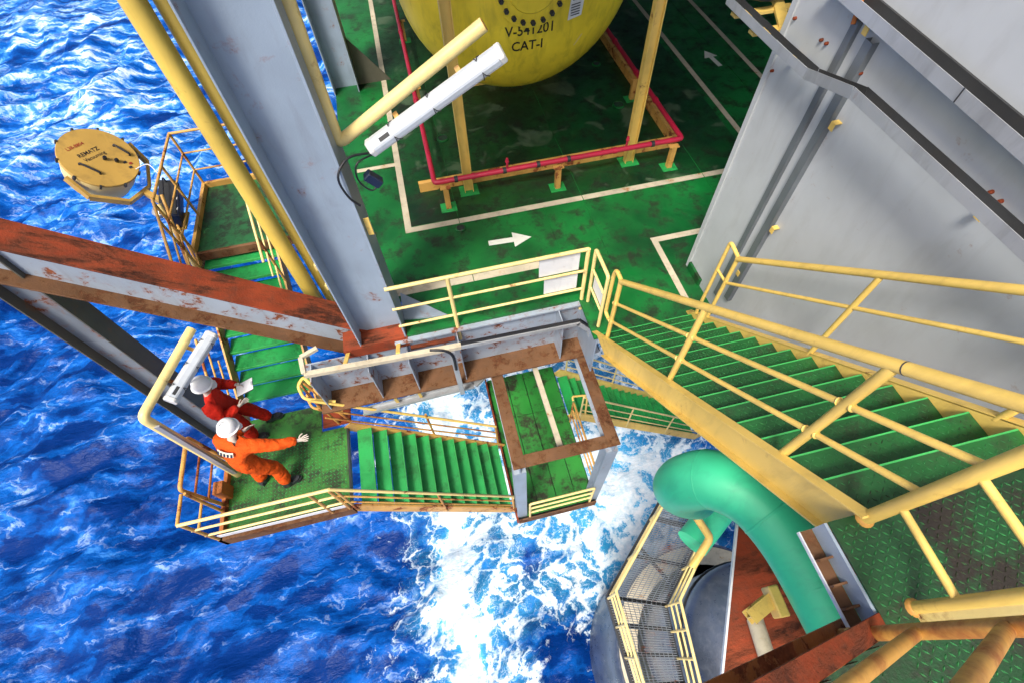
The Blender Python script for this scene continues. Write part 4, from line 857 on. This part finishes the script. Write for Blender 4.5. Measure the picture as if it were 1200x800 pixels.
# ------------------------------------------------------------------ the two workers
SKIN = paint('skin', (0.45, 0.24, 0.15), 0.5, 0.1, 0, dirt=0, bump=0.02)
GLOVE = paint('glove_cloth', (0.50, 0.44, 0.38), 0.7, 0.15, 0, dirt=0.2, bump=0.1)
BOOT = paint('boot_leather', (0.02, 0.025, 0.03), 0.5, 0.2, 0, dirt=0.3)
HELM = paint('helmet_shell', (0.75, 0.76, 0.76), 0.25, 0.04, 0, dirt=0.08, bump=0.0)
REFL = paint('reflective_tape', (0.70, 0.66, 0.52), 0.35, 0.08, 0, dirt=0.1)
def cloth(name, col):
    m, t, N, L, B = nt(name); p = vec_scaled(t); n1 = noise(t, p, 5, 5, .6, .4); n2 = noise(t, p, 16, 6, .6, 1.2)
    L.new(mix(t, ramp(t, n1, .3, .7), [c * .72 for c in col], col), B.inputs['Base Color']); B.inputs['Roughness'].default_value = .8; B.inputs['Specular IOR Level'].default_value = .2
    b = N.new('ShaderNodeBump'); b.inputs['Strength'].default_value = .8; b.inputs['Distance'].default_value = .02; L.new(n2, b.inputs['Height']); L.new(b.outputs[0], B.inputs['Normal']); return m
def skin_mesh(name, verts, edges, radii, root, mat, parent, sub=2, folds=0):
    w = V(parent['_w']); me = bpy.data.meshes.new(name); me.from_pydata([tuple(V(v) - w) for v in verts], edges, [])
    ob = bpy.data.objects.new(name, me); COL.objects.link(ob)
    mod = ob.modifiers.new('s', 'SKIN'); mod.use_smooth_shade = True; mod.branch_smoothing = .6
    for i, r in enumerate(radii):
        sv = me.skin_vertices[0].data[i]; sv.radius = (r, r) if not isinstance(r, tuple) else r; sv.use_root = (i == root)
    m2 = ob.modifiers.new('d', 'SUBSURF'); m2.levels = sub; m2.render_levels = sub
    bpy.context.view_layer.update(); dg = bpy.context.evaluated_depsgraph_get()
    nm = bpy.data.meshes.new_from_object(ob.evaluated_get(dg)); bpy.data.objects.remove(ob)
    if folds:
        from mathutils import noise as mn
        for v in nm.vertices:
            q = v.co + w; a_ = mn.noise(V(q.x * 9, q.y * 9, q.z * 16)); b_ = mn.noise(V(q.x * 22 + 5, q.y * 22, q.z * 34))
            v.co += v.normal * (folds * ((1 - abs(a_) * 2.2) - .35) + folds * .45 * (1 - abs(b_) * 2))
    nm.polygons.foreach_set('use_smooth', [True] * len(nm.polygons)); nm.materials.clear(); nm.materials.append(mat)
    return link(name, nm, parent)
def chain(J, names):
    return [J[n] for n in names]
def person(label, base, face, J, suit, glove, extra=None):
    """J: joints relative to base, x forward, y to the figure's left, z up; face: heading angle"""
    t = thing('person', label, 'person', base, 'workers on the landing')
    c, s_ = math.cos(face), math.sin(face); bp = V(base)
    def W_(p): return bp + V(p[0] * c - p[1] * s_, p[0] * s_ + p[1] * c, p[2]) * 1.04
    K = {k: W_(p) for k, p in J.items()}
    # coverall
    nm = ['pelvis', 'waist', 'chest', 'collar', 'shL', 'elL', 'wrL', 'shR', 'elR', 'wrR', 'hipL', 'knL', 'anL', 'hipR', 'knR', 'anR']
    ed = [('pelvis', 'waist'), ('waist', 'chest'), ('chest', 'collar'), ('chest', 'shL'), ('shL', 'elL'), ('elL', 'wrL'), ('chest', 'shR'), ('shR', 'elR'), ('elR', 'wrR'), ('pelvis', 'hipL'), ('hipL', 'knL'), ('knL', 'anL'), ('pelvis', 'hipR'), ('hipR', 'knR'), ('knR', 'anR')]
    rd = dict(pelvis=.185, waist=.185, chest=.20, collar=.10, shL=.112, elL=.085, wrL=.060, shR=.112, elR=.085, wrR=.060, hipL=.135, knL=.105, anL=.092, hipR=.135, knR=.105, anR=.092)
    suit_o = skin_mesh('coverall', [K[n] for n in nm], [(nm.index(a), nm.index(b)) for a, b in ed], [rd[n] for n in nm], 0, suit, t, 3, .016)
    # body: torso core, neck, head, arms, hands with five fingers
    vs, es, rs = [], [], []
    def add(p, r, par=None):
        vs.append(V(p)); rs.append(r); i = len(vs) - 1
        if par is not None: es.append((par, i))
        return i
    a = add(K['waist'], .09); b = add(K['chest'], .10, a); n_ = add(K['neck'], .058, b); hd = V(K['head']); fw = (W_(J['look']) - hd).normalized() if 'look' in J else V(c, s_, 0)
    jaw = add(hd - V(0, 0, .055) + fw * .02, (.07, .075), n_); h1 = add(hd + V(0, 0, .04), .092, jaw); h2 = add(hd + V(0, 0, .10), .075, h1)
    for side in ('L', 'R'):
        sh = add(K['sh' + side], .05, b); el = add(K['el' + side], .042, sh); wr = add(K['wr' + side], .030, el)
        hdv = (K['hand' + side] - K['wr' + side]).normalized(); side_v = (K['thumb' + side] - K['wr' + side]); side_v = (side_v - hdv * side_v.dot(hdv)).normalized(); pn = hdv.cross(side_v)
        palm = add(K['wr' + side] + hdv * .055, (.026, .036), wr)
        for f, (off, ln) in enumerate(((.034, .075), (.012, .085), (-.012, .08), (-.034, .062))):
            k0 = add(K['wr' + side] + hdv * .095 + side_v * off, .0115, palm); sp = side_v * (off * .35)
            k1 = add(vs[k0] + hdv * ln * .55 + sp * .5 + pn * .006, .0095, k0); add(vs[k1] + hdv * ln * .45 + sp * .5 + pn * .018, .008, k1)
        t0 = add(K['wr' + side] + hdv * .04 + side_v * .042, .0125, palm); t1 = add(vs[t0] + hdv * .035 + side_v * .028, .0105, t0); add(vs[t1] + hdv * .03 + side_v * .008, .0085, t1)
    skin_mesh('body', vs, es, rs, 1, glove, t, 1)
    # face over the head end of the body, so the gloves' colour stays on the hands
    fc = MB().lathe(hd - V(0, 0, .13), V(0, 0, 1), [(.045, 0), (.068, .03), (.080, .08), (.086, .14), (.085, .19), (.07, .235), (.03, .262)], 20)
    right = fw.cross(V(0, 0, 1)).normalized()
    fc.lathe(hd + fw * .078 - V(0, 0, .035), fw + V(0, 0, -.5), [(.011, -.03), (.016, 0), (.012, .025), (.002, .03)], 8)
    for q in (-1, 1): fc.lathe(hd + right * .084 * q - V(0, 0, .02), right * q, [(.022, -.01), (.025, .008), (.012, .014)], 8)
    fo = fc.build('head', SKIN, t, 60)
    ey = MB()
    for q in (-1, 1): ey.lathe(hd + fw * .077 + right * .03 * q - V(0, 0, .005), fw, [(.010, -.004), (.009, .006), (.001, .009)], 8)
    ey.build('eyes', BOOT, fo, 50); MB().bar(hd + fw * .078 - right * .022 - V(0, 0, .075), hd + fw * .078 + right * .022 - V(0, 0, .075), .008, .01).build('mouth', M['redink'], fo)
    # helmet
    tilt = (V(0, 0, 1) + fw * .10).normalized(); hc = hd + V(0, 0, .045)
    he = MB().lathe(hc, tilt, [(.148, -.012), (.150, -.004), (.128, .008), (.126, .04), (.114, .085), (.085, .122), (.045, .142), (.001, .148)], 28)
    he.prism([hc + fw * .11 + right * .10, hc + fw * .175 + right * .06, hc + fw * .19, hc + fw * .175 - right * .06, hc + fw * .11 - right * .10], (0, 0, -.008))
    ho = he.build('helmet', HELM, t, 50)
    pts = [hc + tilt * (.147 * math.cos(a_) + .004) + fw * (.118 * math.sin(a_)) for a_ in [(-.95 + 1.9 * k / 8) for k in range(9)]]
    MB().tube(pts, .011, 8).build('ridge', HELM, ho, 60)
    # boots
    for side in ('L', 'R'):
        an = K['an' + side]; toe = V(c, s_, 0)
        if 'toe' + side in J: toe = (W_(J['toe' + side]) - an); toe.z = 0; toe.normalize()
        z0 = an.z - .10
        bo = MB().lathe(V(an.x, an.y, z0), (0, 0, 1), [(.062, 0), (.066, .08), (.062, .17)], 14)
        o_ = [toe * x + V(-toe.y, toe.x, 0) * y for x, y in ((-.09, -.045), (.05, -.05), (.15, -.055), (.20, -.03), (.21, 0), (.20, .03), (.15, .055), (.05, .05), (-.09, .045))]
        bo.prism([V(an.x, an.y, z0) + q for q in o_], (0, 0, .05)).prism([V(an.x, an.y, z0 + .051) + q * .9 for q in o_], (0, 0, .035))
        bo.build('boot', BOOT, t, 50)
    return t, K, suit_o, W_
RED = cloth('red_coverall', (0.62, 0.022, 0.010)); ORG = cloth('orange_coverall', (0.75, 0.095, 0.008))
# worker in red with clipboard
J = dict(pelvis=(0, 0, .97), waist=(0, 0, 1.12), chest=(.02, 0, 1.34), collar=(.03, 0, 1.50), neck=(.03, 0, 1.54), head=(.07, -.01, 1.66), look=(.5, .06, 1.35),
         shL=(.02, .20, 1.43), elL=(.06, .30, 1.17), wrL=(.30, .18, 1.20), handL=(.40, .10, 1.21), thumbL=(.33, .16, 1.29),
         shR=(.02, -.20, 1.43), elR=(.04, -.28, 1.16), wrR=(.27, -.16, 1.13), handR=(.36, -.10, 1.13), thumbR=(.30, -.13, 1.21),
         hipL=(0, .10, .90), knL=(.16, .13, .52), anL=(.30, .13, .12), hipR=(0, -.10, .90), knR=(.05, -.12, .50), anR=(.02, -.13, .10))
t, K, so, WF = person('worker in red coverall and white helmet writing on a clipboard', (-3.86, 4.19, L1Z), math.radians(8), J, RED, GLOVE)
cb = thing('clipboard', 'white clipboard held by the worker in red', 'clipboard', WF((.42, .06, 1.23)))
cA, cB = WF((.30, .06, 1.20)), WF((.56, .06, 1.27)); MB().bar(cA, cB, .23, .006).build('board', M['dark'], cb); MB().bar(cA + V(0, 0, .006), cB + V(0, 0, .006), .21, .004).build('paper', M['white'], cb); MB().bar(cB - (cB - cA) * .1 + V(0, 0, .012), cB + V(0, 0, .012), .07, .012).build('clip', M['galv'], cb)
# worker in orange, arm stretched out
J = dict(pelvis=(-.06, 0, .96), waist=(.0, 0, 1.12), chest=(.09, 0, 1.32), collar=(.15, 0, 1.46), neck=(.16, 0, 1.50), head=(.22, 0, 1.61), look=(.6, -.2, 1.25),
         shL=(.10, .21, 1.41), elL=(.16, .32, 1.15), wrL=(.36, .16, 1.10), handL=(.45, .10, 1.11), thumbL=(.38, .10, 1.18),
         shR=(.10, -.21, 1.41), elR=(.24, -.47, 1.25), wrR=(.40, -.70, 1.16), handR=(.46, -.79, 1.16), thumbR=(.47, -.68, 1.20),
         hipL=(-.05, .11, .90), knL=(.05, .14, .50), anL=(-.04, .15, .10), hipR=(-.05, -.11, .90), knR=(.10, -.20, .52), anR=(.02, -.26, .10), toeR=(.2, -.45, .1))
t, K, so, WF = person('worker in orange coverall and white helmet stretching out an arm', (-3.50, 3.24, L1Z), math.radians(62), J, ORG, GLOVE)
def back_patch(cx, cz, w, h, mat, name, par, dx=-.135):
    m_ = MB(); vs = []; n = 6
    for i in range(n + 1):
        y = cx - w / 2 + w * i / n; x = dx + .05 * (y / .2) ** 2
        vs += [WF((x, y, cz - h / 2)), WF((x + h * .75, y, cz + h / 2))]
    m_.add(vs, [(2 * i, 2 * i + 2, 2 * i + 3, 2 * i + 1) for i in range(n)]); return m_.build(name, mat, par)
back_patch(0, 1.42, .24, .06, REFL, 'back_print', so, -.10)
back_patch(-.16, 1.36, .03, .12, REFL, 'shoulder_strip', so, -.09)
for k in range(5): back_patch(-.10 + .05 * k, 1.42, .024, .04, M['navy'], 'print_letter', so, -.106)
tag(MB().tube([WF((.30, .24, 1.12)), WF((.44, .30, 1.20))], .008, 8).build('pencil', M['yellow'], None, 40), 'yellow pencil between the two workers', 'pencil')

for o in list(bpy.data.objects):
    if '_w' in o: del o['_w']
